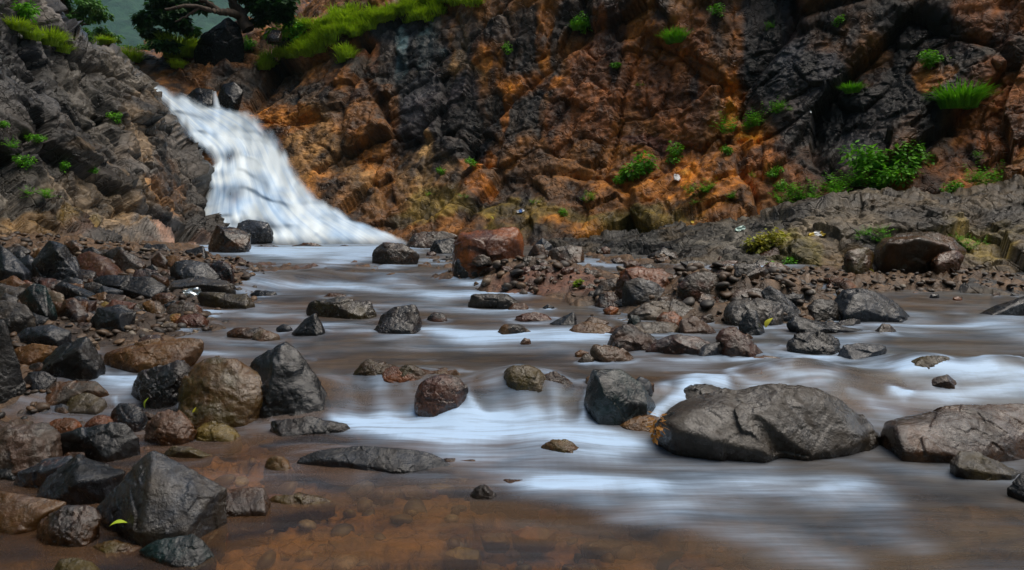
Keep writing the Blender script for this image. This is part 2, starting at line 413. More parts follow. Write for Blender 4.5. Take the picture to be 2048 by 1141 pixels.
build_surface('cliff', CLIFF, 940, (16, 60, 130, 120, 20), [(1.9, .36, (1, 1, .7)), (.60, .12, (1, 1, .7)), (.2, .028, (1, 1, .8)), (.075, .015, (1, 1, 1))], rotm(.25, .5, .3), cst, BR, M_cliff,
              'tall wet cliff of broken basalt stained orange and black beside the waterfall', 'cliff', fall_mask, umax=2500)
sst = [(80, 150, 120, 130, BB, .6), (180, 200, 110, 110, GRY, .6), (250, 270, 60, 60, TAN, .35), (60, 300, 120, 60, DK, .6), (300, 250, 60, 40, DK, .7), (230, 400, 160, 40, TAN, .6),
       (100, 400, 160, 60, GRY, .6), (330, 380, 60, 60, BR, .5), (390, 400, 40, 90, DK, .8), (330, 335, 50, 20, DK, .6), (100, 470, 200, 28, TAN, .8), (300, 485, 160, 24, (.17, .10, .07), .9), (180, 455, 60, 14, OLV, .5), (140, 330, 60, 20, TAN, .4), (40, 60, 60, 60, BB, .6)]
M_slope = cliff_mat('slope_rock', (0, 0, 0), (1, 1, 1.2), (.22, .5))
build_surface('rocky_slope', SLOPE, 620, (20, 60, 80, 80, 12), [(1.2, .36, (.8, .9, 1.2)), (.46, .15, (.8, .9, 1.3)), (.18, .045, (.8, .9, 1.3)), (.07, .010, (1, 1, 1))], rotm(.1, .62, .4), sst, (.085, .075, .066), M_slope,
              'grey brown layered rock slope on the near side of the waterfall', 'rock slope', seeds=(33, 37, 43, 53), umin=-600)
lst = [(1300, 490, 120, 30, (.030, .030, .028), .9), (1480, 470, 120, 60, (.075, .068, .055), .9), (1700, 430, 140, 40, (.085, .066, .042), .9), (1590, 500, 60, 50, (.09, .07, .008), .8), (1560, 550, 60, 40, (.03, .04, .006), .8), (1820, 500, 70, 30, (.02, .016, .01), .8),
       (1830, 560, 240, 22, (.16, .075, .035), .9), (1640, 575, 90, 22, (.19, .085, .045), .9), (1950, 480, 120, 40, OLV, .6), (1960, 580, 140, 24, (.045, .048, .055), .8), (1900, 430, 160, 26, DK, .5), (1700, 520, 60, 30, (.10, .06, .02), .7),
       (1150, 505, 60, 20, DK, .6), (1250, 545, 60, 14, RB, .6)]
M_ledge = cliff_mat('ledge_rock', (0, 0, 0), (1, 1, 1), (.28, .6))
build_surface('rock_ledge', LEDGE, 560, (16, 60, 80, 80, 40), [(.9, .12, (1, 1, 1)), (.30, .045, (1, 1, 1)), (.11, .018, (1, 1, 1)), (.045, .006, (1, 1, 1))], rotm(.5, .3, .2), lst, (.062, .044, .024), M_ledge,
              'low grey brown rock ledge with moss below the right part of the cliff', 'rock ledge', seeds=(63, 67, 73, 83), umax=2500)

# ------------------------------------------------------------------ stream bed and water
nx, ny = 620, 420
yy = np.concatenate([np.linspace(.18, .9, 26)[:-1], .9 * (13.6 / .9) ** np.linspace(0, 1, ny - 25)])
uu = np.linspace(-760, 2860, nx)
Yg = np.repeat(yy[:, None], nx, 1); Xg = (uu[None] - 1024) / FPX * Yg
Xg = Xg + np.sign(Xg) * np.clip(1.2 - Yg, 0, 1) * np.abs(uu[None] - 1024) / 1800 * 1.2
Zb = ground_z(Xg, Yg)
W3 = np.stack([Xg, Yg, Zb], -1)
rel = .05 * facet(W3 * np.array([3.2, 3.2, 3.2]), 5, 1.2) + .030 * facet(W3 * 9, 9, 1.2) + .010 * fbm(W3 * 26, 3, 4)
upper = sstep(5.2, 5.6, Yg)
Zb2 = Zb + rel * (1 + .4 * upper)
# rock bench under the far riffle stands just below and through the water
Zb2 = Zb2 + .05 * np.exp(-((Yg - 6.4) / .9) ** 2) * (Xg < 1) * (Xg > -3.4)
Gb = np.stack([Xg, Yg, Zb2], -1)
M_bed = cliff_mat('stream_bed_stone', (0, 0, 0), (3, 3, 3), (.3, .6), .35)
me = mesh_np('stream_bed', Gb.reshape(-1, 3), grid_faces(len(yy), nx), M_bed)
ub, vb = proj(Gb)
cb = blobs(ub, vb, W3, (.105, .062, .033), [(600, 1150, 900, 260, (.17, .078, .018), .8), (1200, 1100, 500, 80, (.18, .08, .02), .8), (400, 900, 400, 120, (.17, .075, .02), .6), (1600, 1000, 400, 80, (.12, .065, .035), .8),
        (80, 1060, 200, 90, (.17, .09, .025), .8), (1100, 560, 140, 36, (.15, .07, .045), .9), (700, 540, 240, 26, (.09, .055, .045), .9), (260, 600, 320, 80, (.040, .028, .020), .9), (1400, 620, 300, 60, (.11, .075, .05), .7)], 60)
cb = cb * (1 + .8 * facet(W3 * 9, 9, 0.0))[..., None]
attr(me, 'tone', np.clip(cb, .005, .9).reshape(-1, 3))
link('stream_bed', me, 'stony stream bed and banks, orange brown under the shallow water', 'stream bed', kind='structure')
gm, t_, N_, L_, b_ = nt('far_ground'); b_.inputs['Base Color'].default_value = (.06, .05, .03, 1); b_.inputs['Roughness'].default_value = .9
mg = mesh_np('ground', [(-400, -400, -.6), (400, -400, -.6), (400, 500, -.6), (-400, 500, -.6)], [(0, 1, 2, 3)], gm)
link('ground', mg, 'dark earth ground below and around the gorge', 'ground', kind='structure')

# ------------------------------------------------------------------ waterfall
ns, ntc = 420, 260
s = np.linspace(0, 1, ns); vv = np.interp(s, [0, 1], [0, 1])
LE = [(276, 160), (322, 205), (352, 240), (366, 275), (406, 300), (422, 330), (405, 352), (418, 378), (400, 412), (388, 440), (378, 470), (360, 492)]
RE = [(296, 163), (360, 185), (420, 208), (500, 220), (530, 250), (556, 280), (580, 315), (604, 352), (642, 396), (712, 440), (792, 470), (840, 496)]
kk = np.linspace(0, 1, len(LE))
eu0, ev0 = np.interp(s, kk, [a for a, b in LE]), np.interp(s, kk, [b for a, b in LE])
eu1, ev1 = np.interp(s, kk, [a for a, b in RE]), np.interp(s, kk, [b for a, b in RE])
T = np.linspace(-.06, 1.06, ntc)[None]
Uf = eu0[:, None] * (1 - T) + eu1[:, None] * T; Vf = ev0[:, None] * (1 - T) + ev1[:, None] * T
wn_ = fbm(np.stack([Uf * .012, Vf * .012, Uf * 0], -1), 3, 3)
Df = np.zeros_like(Uf)
for i in range(ns):
    for j in range(0, ntc, 13):
        Df[i, j] = cliff_depth(Uf[i, j], Vf[i, j])
    Df[i] = np.interp(np.arange(ntc), np.arange(0, ntc, 13), Df[i, ::13])
phase = (Vf + 34 * wn_ + 12 * np.sin(Uf * .03)) / 46.0
saw = phase - np.floor(phase)
step = np.where(saw < .65, saw / .65, (1 - saw) / .35)
steps2 = (Vf + 10 * fbm(np.stack([Uf * .03, Vf * .03, Uf * 0], -1), 2, 8)) / 17.0; sw2 = steps2 - np.floor(steps2)
Df = Df - .34 - .10 * sstep(0, 1, step) * (.4 + np.clip(wn_, -.4, 1)) - .16 * fbm(np.stack([Uf * .018, Vf * .010, Uf * 0], -1), 3, 44)
for _ in range(6):
    Df[1:-1, 1:-1] = (Df[:-2, 1:-1] + Df[2:, 1:-1] + Df[1:-1, :-2] + Df[1:-1, 2:] + 4 * Df[1:-1, 1:-1]) / 8
Gf = P(Uf, Vf, Df)
e = np.minimum(T, 1 - T) * (eu1 - eu0)[:, None]
en = fbm(np.stack([Uf * .05, Vf * .02, Uf * 0], -1), 3, 61)
edge = sstep(-2, 22, e + 7 * en)
edge = edge * (sstep(0, .02, s) * (1 - .8 * sstep(.90, 1, s)))[:, None]
# rocks showing through the thin veil
def hole(u, v, ru, rv, k): return k * np.exp(-(((Uf - u + 14 * wn_) / ru) ** 2 + ((Vf - v + 8 * en) / rv) ** 2))
thin = hole(455, 308, 24, 14, .7) + hole(470, 385, 36, 20, .65) + hole(432, 350, 26, 10, .4) + hole(418, 425, 20, 28, .35) + hole(520, 455, 40, 11, .8) + hole(520, 482, 20, 10, .9) + hole(360, 190, 16, 7, .5) + hole(395, 200, 16, 7, .5) + hole(560, 400, 30, 16, .2) + hole(430, 478, 26, 12, .5) + hole(480, 440, 20, 8, .5) + hole(640, 470, 26, 8, .25)
kf = np.hanning(101); kf /= kf.sum()
se0 = np.convolve(np.pad(eu0, 50, 'edge'), kf, 'valid'); se1 = np.convolve(np.pad(eu1, 50, 'edge'), kf, 'valid')
str_ = fbm(np.stack([(Uf - se0[:, None]) / (se1 - se0 + 40)[:, None] * 44, Vf * .010, Uf * 0], -1), 4, 20)
dens = np.clip(edge * (1.02 - thin + .12 * str_), 0, 1)
m_f, t, N, L, bs = nt('waterfall_veil')
da = N.new('ShaderNodeAttribute'); da.attribute_name = 'dens'
sa = N.new('ShaderNodeAttribute'); sa.attribute_name = 'shade'
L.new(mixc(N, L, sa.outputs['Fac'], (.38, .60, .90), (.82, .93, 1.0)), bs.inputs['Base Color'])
bs.inputs['Roughness'].default_value = .6
L.new(da.outputs['Fac'], bs.inputs['Alpha'])
bs.inputs['Subsurface Weight'].default_value = 0
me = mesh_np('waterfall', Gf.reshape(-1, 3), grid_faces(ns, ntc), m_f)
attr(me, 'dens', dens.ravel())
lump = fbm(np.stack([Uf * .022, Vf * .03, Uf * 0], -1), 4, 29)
attr(me, 'shade', np.clip(.70 + .38 * lump + .35 * str_ - .45 * thin +   .10 * np.sin(phase * 2 * math.pi + 1.0) , 0, 1).ravel())  # bluish shading of the step faces painted into the colour, plus random strand tone
link('waterfall', me, 'white silky waterfall spreading down stepped rock into the stream', 'waterfall', kind='structure')
# thin side trickle left of the main crest
def ribbon(name, pts, w, label):
    V = []; dn = []
    n = 40; k = np.linspace(0, 1, len(pts)); tt = np.linspace(0, 1, n)
    pu, pv = np.interp(tt, k, [p[0] for p in pts]), np.interp(tt, k, [p[1] for p in pts])
    for i in range(n):
        for j in range(9):
            q = (j - 4) / 4; u = pu[i] + q * w * (.6 + .6 * tt[i]); d = cliff_depth(u, pv[i]) - .62 - .05 * (1 - q * q)
            V.append(P(u, pv[i], d)); dn.append((1 - q * q) * (.35 + .5 * tt[i]))
    me = mesh_np(name, np.array(V), grid_faces(n, 9), m_f); attr(me, 'dens', np.array(dn)); attr(me, 'shade', np.full(len(V), .8))
    link(name, me, label, 'waterfall', kind='structure')
ribbon('side_trickle', [(429, 183), (431, 198), (434, 216)], 7, 'thin white side trickle dropping over a dark rock at the crest of the waterfall')

# ------------------------------------------------------------------ far wooded hill
hu = np.linspace(-900, 1500, 220); hk = np.linspace(0, 1, 120)
HU, HK = np.meshgrid(hu, hk)
Xh = (HU - 1024) / FPX * (480 + 180 * HK); Yh = 350 + 360 * HK + 0 * HU
Zh = -20 + 290 * HK + 26 * np.sin(Xh * .01)
Gh = np.stack([Xh, Yh, Zh], -1); Gh[..., 2] += 7 * fbm(Gh * .04, 4, 6) + 4 * facet(Gh * .08, 3, 1.0)
m_h, t, N, L, bs = nt('wooded_hill')
g = N.new('ShaderNodeNewGeometry').outputs['Position']
L.new(ramp(N, L, noise(N, L, g, .12, 8, .7), [(.35, (.005, .022, .010)), (.5, (.012, .050, .022)), (.7, (.03, .09, .035))]), bs.inputs['Base Color'])
L.new(bump(N, L, noise(N, L, g, .5, 6, .7), 1, 1.5), bs.inputs['Normal']); bs.inputs['Roughness'].default_value = .9
me = mesh_np('hill', Gh.reshape(-1, 3), grid_faces(120, 220), m_h)
link('hill', me, 'dark wooded hillside fading into blue haze beyond the gorge', 'hill', kind='structure')
# unseen slope added behind the camera to block the low sky and shade the stream
ha = np.linspace(math.radians(105), math.radians(318), 120); hr = np.linspace(0, 1, 40)
HA, HR = np.meshgrid(ha, hr); rad = 26 + 30 * HR + 3 * np.sin(HA * 5)
Gv = np.stack([rad * np.sin(HA), rad * np.cos(HA), -1 + 40 * HR], -1)
Gv[..., 2] += 1.5 * fbm(Gv * .2, 3, 16) * sstep(0, .1, HR)
me = mesh_np('sky_block_slope', Gv.reshape(-1, 3), grid_faces(40, 120), m_h)
link('hill', me, 'unseen dark wooded slope added behind the viewpoint to block the low sky', 'hill', kind='structure')
# ------------------------------------------------------------------ rocks
_ico = {}
def ico(n):
    if n not in _ico:
        b = bmesh.new(); bmesh.ops.create_icosphere(b, subdivisions=n, radius=1)
        b.verts.ensure_lookup_table()
        _ico[n] = (np.array([v.co[:] for v in b.verts]), np.array([[v.index for v in f.verts] for f in b.faces])); b.free()
    return _ico[n]
def hull_planes(pts):
    b = bmesh.new()
    for p in pts: b.verts.new(p)
    r = bmesh.ops.convex_hull(b, input=b.verts[:])
    b.normal_update(); out = []
    c = np.mean(pts, 0)
    for f in b.faces:
        n = np.array(f.normal[:]); a = np.array(f.verts[0].co[:]); ar = f.calc_area()
        if ar < 1e-7: continue
        d = float(n @ (a - c))
        if d < 0: n, d = -n, -d
        for k, (n2, d2, a2) in enumerate(out):
            if n2 @ n > .985: 
                if ar > a2: out[k] = (n, max(d, d2), ar)
                else: out[k] = (n2, max(d, d2), a2)
                break
        else: out.append((n, d, ar))
    b.free(); return c, out
_cnt = [0]
ROCKS = []
def stone_mesh(name, pts, sharp, size, sub, rough, mat, seed, pit=0):
    """pts: hull corners in local metres; returns mesh"""
    D, F = ico(sub); r = None
    c = np.mean([p.mean(0) for p in pts], 0)
    for lobe in pts:
        c_, pl = hull_planes(lobe)
        acc = np.zeros(len(D))
        for n, d, _ in pl:
            d = d + n @ (c_ - c)
            acc += (np.clip(D @ n, 0, None) / max(d, size * .06)) ** sharp
        q = acc ** (-1.0 / sharp)
        r = q if r is None else (r ** 6 + q ** 6) ** (1 / 6) * .97
    V = D * r[:, None]
    q = V / size
    h = rough * (.055 * facet(q * 2.3 + seed, seed, 1.7) + .018 * facet(q * 7.5 + seed, seed + 4, 1.3) + .03 * fbm(q * 1.6 + seed, 2, seed) + .006 * fbm(q * 16 + seed, 3, seed + 2))
    if pit: h = h - pit * .03 * np.clip(fbm(q * 9 + seed, 2, seed + 8) - .35, 0, 1)
    V = V * (1 + (h * size / np.maximum(r, size * .25)))[:, None] + c
    return mesh_np(name, V, F, mat)
def rock(label, pts, col='dkg', name='rock', fw=.8, sharp=22, rough=1.0, group=None, inner=None, wet=.5, vbase=None, at=None, lift=0, cat=None, depth=None, extra=None, under=False):
    _cnt[0] += 1; seed = _cnt[0] * 7 % 997
    pts = np.array(pts, float)
    cc0 = pts.mean(0); pts = cc0 + (pts - cc0) * np.array([1.09, 1.05]) if len(pts) < 12 else pts
    if sharp >= 20: sharp *= 1.7
    if sharp < 14:     # rounded stones: pull the outline out a little as the soft hull shrinks
        cc0 = pts.mean(0); pts = cc0 + (pts - cc0) * 1.06
    umin, umax = pts[:, 0].min(), pts[:, 0].max(); vmin, vmax = pts[:, 1].min(), pts[:, 1].max()
    vb_ = vmax if vbase is None else vbase
    uc = (umin + umax) / 2
    if depth is None: gx, gy, gz = hit(uc, max(vb_, 470))
    else: gy = depth; p_ = P(uc, vb_, gy); gx, gz = p_[0], p_[2]
    wm = (umax - umin) / FPX * gy; hm = (vmax - vmin) / FPX * gy
    t = fw * min(wm, 1.6 * hm + .25 * wm) * .5
    d = gy + t * .75
    def corners(pts, inner):
        vmin, vmax = pts[:, 1].min(), pts[:, 1].max(); cc = pts.mean(0); H = vmax - vmin
        L = [*P(pts[:, 0], pts[:, 1], d)]
        rng = random.Random(seed)
        if inner is None:
            src = list(pts) if sharp < 30 else rng.sample(list(pts), min(len(pts), 3))
            for p in src:
                k = rng.uniform(.40, .80); q = cc + (p - cc) * k
                low = (p[1] - vmin) / H
                L.append(P(q[0], min(q[1] + .16 * H, vmax + .02 * H), d - t * (.50 + .45 * low + rng.uniform(-.2, .15))))
        else:
            for (u, v, f) in inner: L.append(P(u, v, d - t * f))
            if not under:
                for p in pts:
                    if p[1] > vmin + .75 * H: L.append(P(cc[0] + (p[0] - cc[0]) * .8, p[1] - .02 * H, d - t * .7))
        for p in pts:
            k = rng.uniform(.45, .75); q = cc + (p - cc) * k; L.append(P(q[0], q[1], d + t * .9))
        L = np.array(L)
        low = L[:, 2] < gz + .45 * hm
        bot = L[low].copy(); bot[:, 2] = gz - .28 * hm - .02; sh = .75 if under else .92
        bot[:, :2] = bot[:, :2].mean(0) + (bot[:, :2] - bot[:, :2].mean(0)) * sh
        return np.vstack([L, bot])
    if depth is None: ROCKS.append((gx, gy + t * .6, wm * .5))
    LL = [corners(pts, inner)]
    if extra: LL.append(corners(np.array(extra[0], float), extra[1]))
    for L in LL: L[:, 2] += lift
    org = np.array([gx, d, gz - .28 * hm]); size = max(wm, hm * 1.0)
    px = umax - umin
    if sharp > 30: rough *= .65
    sub = 7 if px > 210 else (6 if px > 70 else 5)
    me = stone_mesh(name, [L - org for L in LL], sharp, size * .62, sub, rough, rock_mat(col, wet), seed)
    o = link(name, me, label, cat or name.replace('_', ' '), group, None, org)
    return o
R = rock
# --- left bank, far to near
R('dark wedge shaped rock standing against the foot of the waterfall', [(420, 500), (430, 468), (438, 452), (478, 460), (499, 472), (497, 500), (455, 506)], 'dkg/brn', sharp=40, inner=[(447, 462, .9), (440, 490, 1), (480, 490, .8)])
R('black angular block between the slope foot and the waterfall', [(325, 470), (340, 455), (365, 450), (374, 465), (368, 482), (335, 482)], 'blk', sharp=40)
R('small grey brown stone at the top of the left rock pile under the slab', [(128, 492), (143, 480), (163, 490), (170, 505), (140, 510)], 'gry/brn')
R('small dark rounded stone behind the reddish boulder on the left bank', [(163, 502), (185, 494), (205, 508), (195, 520), (170, 520)], 'dkg')
R('blue grey wet slab leaning at the left edge of the picture', [(-20, 505), (5, 494), (22, 505), (58, 545), (42, 562), (0, 572), (-25, 560)], 'blu/blk', 'slab', sharp=40, inner=[(10, 540, 1), (50, 548, .8)])
R('tall dark rock with a blue lit right face, high in the left rock pile', [(64, 535), (80, 505), (100, 483), (126, 490), (150, 520), (162, 553), (130, 570), (80, 560)], 'blk/blu', sharp=46, inner=[(113, 500, .9), (116, 555, 1), (150, 545, .7)])
R('low blue grey slab wedged between two dark rocks at far left', [(36, 520), (58, 510), (98, 545), (70, 562), (40, 560)], 'blu', 'slab', sharp=34)
R('reddish brown boulder right of the tall blue lit rock', [(152, 538), (158, 512), (178, 502), (215, 518), (247, 548), (205, 556), (165, 552)], 'red/brn', 'boulder', sharp=20)
R('brown grey blunt boulder in the row below the slab', [(224, 522), (240, 499), (263, 508), (290, 527), (282, 548), (245, 548)], 'brn/gry', 'boulder', sharp=26)
R('small dark stone under the brown grey blunt boulder', [(294, 535), (305, 529), (316, 537), (308, 548), (296, 547)], 'dkg')
R('squat brown stone beside the striped slab', [(302, 518), (320, 505), (335, 520), (334, 542), (308, 538)], 'brn/dkg')
R('dark rock with pale parallel grooves sloping to the water', [(343, 540), (352, 526), (372, 520), (410, 527), (436, 550), (425, 575), (350, 568)], 'dkg/blu', sharp=30)
R('rounded dark red stone at the tip of the left rock pile by the water', [(417, 532), (440, 521), (462, 528), (469, 550), (462, 564), (430, 560)], 'red/blk', sharp=12)
R('long dark flat rock across the middle of the left bank', [(190, 560), (215, 551), (300, 554), (332, 572), (326, 592), (270, 594), (200, 580)], 'dkg/blk', sharp=30, fw=.6)
R('broad grey slab with a dark undercut edge at the waterside', [(328, 582), (350, 562), (400, 555), (450, 562), (469, 586), (420, 588), (340, 590)], 'dkg/gry', 'slab', sharp=34, inner=[(400, 568, .9), (450, 575, .8), (345, 575, .8)])
R('flat rectangular olive grey stone lying in the edge of the stream', [(396, 592), (405, 585), (490, 588), (506, 608), (495, 620), (408, 618)], 'gry/olv', sharp=40, fw=.7)
R('black green slab standing on edge at far left', [(42, 595), (70, 568), (90, 572), (112, 628), (95, 644), (58, 622)], 'blk/grn', 'slab', sharp=46)
R('small orange pebble beside the black green slab', [(38, 572), (50, 559), (66, 566), (62, 580), (44, 581)], 'org/red', 'pebble', sharp=9)
R('narrow blue grey slab in the middle of the left pile', [(113, 572), (125, 563), (190, 588), (182, 600), (132, 588)], 'blu/dkg', 'slab', sharp=34)
R('dark blue block below the long dark flat rock', [(195, 583), (205, 572), (246, 582), (226, 602), (204, 605)], 'blu/blk', sharp=40)
R('round stone with pale stripes right of the black green slab', [(92, 592), (104, 580), (125, 588), (127, 612), (105, 622)], 'pal/brn', sharp=12)
R('triangular purple brown rock under the narrow blue slab', [(116, 625), (130, 600), (150, 596), (175, 627), (160, 642), (120, 640)], 'brn/blu', sharp=30)
R('faceted grey block with one pale blue face by the small inlet', [(184, 640), (198, 617), (240, 611), (268, 625), (264, 650), (238, 668), (190, 655)], 'dkg/blu', sharp=50, inner=[(242, 628, .9), (245, 660, 1), (200, 645, .8)])
R('rounded olive brown stone behind the faceted grey block', [(222, 608), (240, 598), (268, 602), (286, 615), (245, 617)], 'olv/gry', sharp=10)
R('brown cobble left of the silver foil packet', [(304, 594), (325, 585), (350, 592), (347, 612), (318, 611)], 'brn/dkg', 'cobble', sharp=16)
R('tan cobble in front of the brown cobble near the foil', [(284, 608), (300, 600), (325, 610), (334, 630), (308, 634)], 'tan/gry', 'cobble', sharp=16)
R('smooth reddish grey boulder in front of the silver foil packet', [(333, 628), (342, 608), (366, 602), (396, 612), (405, 628), (370, 636)], 'red/gry', 'boulder', sharp=12)
R('speckled dark red cobble touching the stream below the smooth reddish boulder', [(352, 643), (366, 629), (400, 626), (414, 640), (408, 650), (368, 652)], 'red/blk', 'cobble', sharp=12)
R('bright orange pebble tucked left of the dark red cobble', [(334, 640), (346, 627), (362, 627), (356, 643)], 'org/yel', 'pebble', sharp=9)
R('ochre pebble behind the faceted grey block', [(198, 612), (210, 602), (223, 609), (215, 618)], 'yel/tan', 'pebble', sharp=9)
R('ochre pebble above the narrow blue grey slab', [(90, 566), (102, 558), (113, 563), (105, 571)], 'yel/org', 'pebble', sharp=9)
R('pale brown stone at the inlet edge right of the faceted grey block', [(242, 664), (260, 650), (290, 656), (284, 669), (250, 670)], 'pal/brn', sharp=20)
R('pale cobble by the water below the tan cobble', [(310, 652), (330, 642), (356, 648), (342, 658)], 'pal/gry', 'cobble', sharp=14)
R('large rough dark boulder cut by the left edge above the blue lit one', [(-30, 612), (18, 602), (50, 610), (67, 640), (62, 668), (20, 684), (-30, 676)], 'dkg/gry', 'boulder', sharp=20)
R('boulder with a rough sky blue top at the left edge of the inlet', [(26, 682), (55, 657), (100, 649), (142, 665), (140, 692), (108, 706), (44, 700)], 'blu/blk', 'boulder', sharp=24)
R('flat faced light brown rock under the blue topped boulder', [(30, 700), (58, 688), (122, 697), (86, 738), (42, 738)], 'tan/brn', sharp=40)
R('large black faceted rock with a peak beside the small inlet', [(78, 742), (108, 702), (170, 674), (192, 700), (206, 742), (150, 758), (98, 754)], 'blk/dkg', sharp=50, inner=[(158, 700, .9), (150, 752, 1), (195, 735, .7)])
R('tall dark rock face cut off by the left edge', [(-50, 645), (8, 640), (28, 700), (42, 782), (0, 795), (-50, 792)], 'dkg', sharp=30)
R('dark brown knobbly rock below the large black faceted rock', [(34, 780), (58, 746), (86, 742), (112, 757), (100, 778), (62, 790)], 'dbr/blu', sharp=24)
R('flat brownish grey slab lying in the shallow inlet', [(78, 806), (90, 777), (120, 762), (190, 762), (216, 786), (185, 804), (104, 818)], 'gry/brn', 'slab', sharp=24)
R('olive green striped stone in front of the brownish grey slab', [(118, 820), (140, 796), (178, 786), (210, 800), (216, 820), (172, 830), (128, 828)], 'olv/gry', sharp=20)
R('long tan rock with a ribbed top between inlet and stream', [(212, 732), (218, 706), (258, 690), (330, 687), (372, 675), (400, 678), (405, 700), (375, 728), (300, 738), (228, 740)], 'tan/brn', sharp=24, rough=1.3)
R('small dark striped stone behind the long tan rock', [(276, 684), (292, 671), (318, 668), (328, 682), (300, 690)], 'blu/brn', 'cobble', sharp=12)
R('black wet rock with glinting pits left of the big golden brown boulder', [(268, 775), (278, 748), (318, 731), (366, 722), (384, 745), (372, 800), (340, 814), (278, 804)], 'dbr/blk', sharp=18, rough=1.5, wet=.9)
R('black tall sharp peaked rock beside the big golden brown boulder', [(484, 838), (488, 800), (520, 775), (508, 722), (563, 686), (604, 712), (622, 750), (650, 790), (658, 832), (600, 840)], 'blk', sharp=50, wet=.9, rough=1.2, inner=[(560, 715, .5), (545, 775, .8), (530, 838, 1), (598, 836, .9), (640, 800, .5)])
R('big round golden brown boulder with a pale top, centre left', [(358, 838), (358, 775), (385, 727), (410, 711), (452, 711), (500, 728), (532, 768), (530, 806), (494, 842), (440, 850), (375, 846)], 'tan/olv', 'boulder', sharp=11, wet=.8, rough=1.1)
R('rounded boulder half orange half grey among the left cobbles', [(221, 828), (236, 808), (262, 803), (290, 820), (298, 845), (288, 864), (250, 854)], 'brn/blu', 'boulder', sharp=16)
R('knobbly pink brown boulder left of the yellow submerged stone', [(290, 872), (297, 840), (325, 819), (362, 825), (386, 850), (384, 880), (330, 890)], 'pnk/brn', 'boulder', sharp=14, rough=1.5)
R('smooth bright orange stone behind the black block', [(168, 858), (182, 837), (210, 829), (242, 845), (237, 864), (190, 866)], 'org/pnk', 'cobble', sharp=9)
R('orange brown stone left of the smooth bright orange one', [(93, 850), (110, 837), (150, 837), (163, 850), (146, 868), (112, 870)], 'org/brn', 'cobble', sharp=16)
R('long black rectangular block with rough glistening side', [(117, 890), (125, 870), (180, 870), (202, 850), (248, 848), (270, 870), (276, 916), (230, 924), (124, 918)], 'blk/dkg', sharp=44, rough=1.2, wet=.8, fw=.6)
R('big pitted pink grey boulder at the left edge', [(-40, 845), (18, 841), (62, 851), (112, 858), (121, 884), (92, 912), (40, 942), (-40, 935)], 'pnk/gry', 'boulder', sharp=12, rough=1.8)
R('purple grey slab sloping down behind the black angular rock', [(28, 978), (40, 946), (90, 920), (140, 912), (152, 930), (102, 968), (60, 984)], 'blu/red', 'slab', sharp=34)
R('black angular rock with a blue crest left of the pyramid rock', [(68, 995), (98, 955), (155, 913), (182, 920), (246, 945), (218, 985), (170, 1008), (90, 1006)], 'blk/blu', sharp=40, inner=[(160, 935, .6), (155, 965, 1), (215, 955, .7), (110, 1000, 1)])
R('flat wet golden brown slab in the lower left corner', [(-60, 1005), (0, 988), (62, 995), (126, 1005), (104, 1030), (22, 1065), (-60, 1072)], 'tan/brn', 'slab', sharp=40, wet=.9)
R('dark brown lumpy rock in front of the black angular rock', [(70, 1088), (80, 1036), (110, 1015), (188, 1010), (206, 1030), (192, 1062), (172, 1092), (104, 1096)], 'dbr/brn', sharp=16, rough=1.4, wet=.8)
R('large pyramid shaped grey rock with a dark left face', [(196, 1040), (240, 975), (292, 915), (306, 907), (345, 925), (400, 955), (442, 985), (444, 1020), (400, 1062), (340, 1085), (250, 1076)], 'gry/blu', 'boulder', sharp=40, wet=.7, fw=.9, inner=[(307, 915, .08), (300, 960, .55), (290, 1070, 1), (330, 965, .4), (420, 990, .35), (370, 1066, .9)])
R('brown flat topped wedge rock joined to the right foot of the pyramid rock', [(398, 1066), (420, 1005), (440, 985), (480, 977), (524, 976), (538, 1002), (536, 1024), (470, 1044)], 'brn/dbr', sharp=34, wet=.9, vbase=1040, inner=[(430, 1022, .8), (528, 1006, .5), (420, 1052, .9), (532, 1024, .7)])
R('black rock with blue shine at the bottom edge under the pyramid rock', [(285, 1102), (318, 1084), (388, 1073), (406, 1085), (432, 1122), (400, 1140), (320, 1128)], 'blk/grn', sharp=30, wet=.9)
R('greenish flat stone cut by the bottom edge', [(106, 1150), (120, 1121), (150, 1116), (182, 1124), (202, 1142), (170, 1160)], 'olv/gry', sharp=20)
R('flat brown stone just under the water below the green leaf', [(186, 1092), (228, 1080), (286, 1092), (272, 1107), (205, 1112)], 'brn/olv', sharp=16)
R('yellow olive stone just under the water beside the pink brown boulder', [(388, 866), (400, 850), (432, 845), (470, 858), (482, 876), (430, 887), (396, 883)], 'yel/olv', 'cobble', sharp=10)
R('small flat grey stone barely out of the water behind the pyramid rock', [(331, 906), (345, 893), (378, 893), (422, 910), (370, 917)], 'gry/olv', 'cobble', sharp=22)
R('olive yellow cobble left of the long grey slab in the water', [(528, 948), (534, 920), (552, 910), (576, 920), (583, 947)], 'olv/tan', 'cobble', sharp=12)
R('flat black wet rock with a honeycomb shine in front of the sharp peaked rock', [(546, 870), (551, 846), (598, 838), (645, 839), (690, 848), (704, 878), (640, 884), (562, 884)], 'blk/dbr', sharp=30, rough=1.5, wet=.9)
R('long low grey slab with water sliding over its right end', [(588, 928), (640, 908), (720, 898), (790, 900), (852, 906), (905, 938), (850, 948), (655, 948)], 'blu/dkg', 'slab', sharp=30, fw=.7)
R('brown curved stone washed by the stream right of the wedge rock', [(538, 998), (568, 984), (622, 986), (672, 1000), (640, 1016), (570, 1014)], 'brn/olv', 'cobble', sharp=14, lift=-.005)
R('dark tip of a submerged rock in the near pool', [(940, 990), (955, 972), (970, 966), (992, 990), (985, 1002), (950, 1002)], 'dbr/gry', sharp=18)
R('bright orange rock at the brink of the small front cascade', [(752, 760), (768, 743), (812, 739), (866, 748), (862, 770), (800, 775)], 'org/brn', sharp=18, lift=.01)
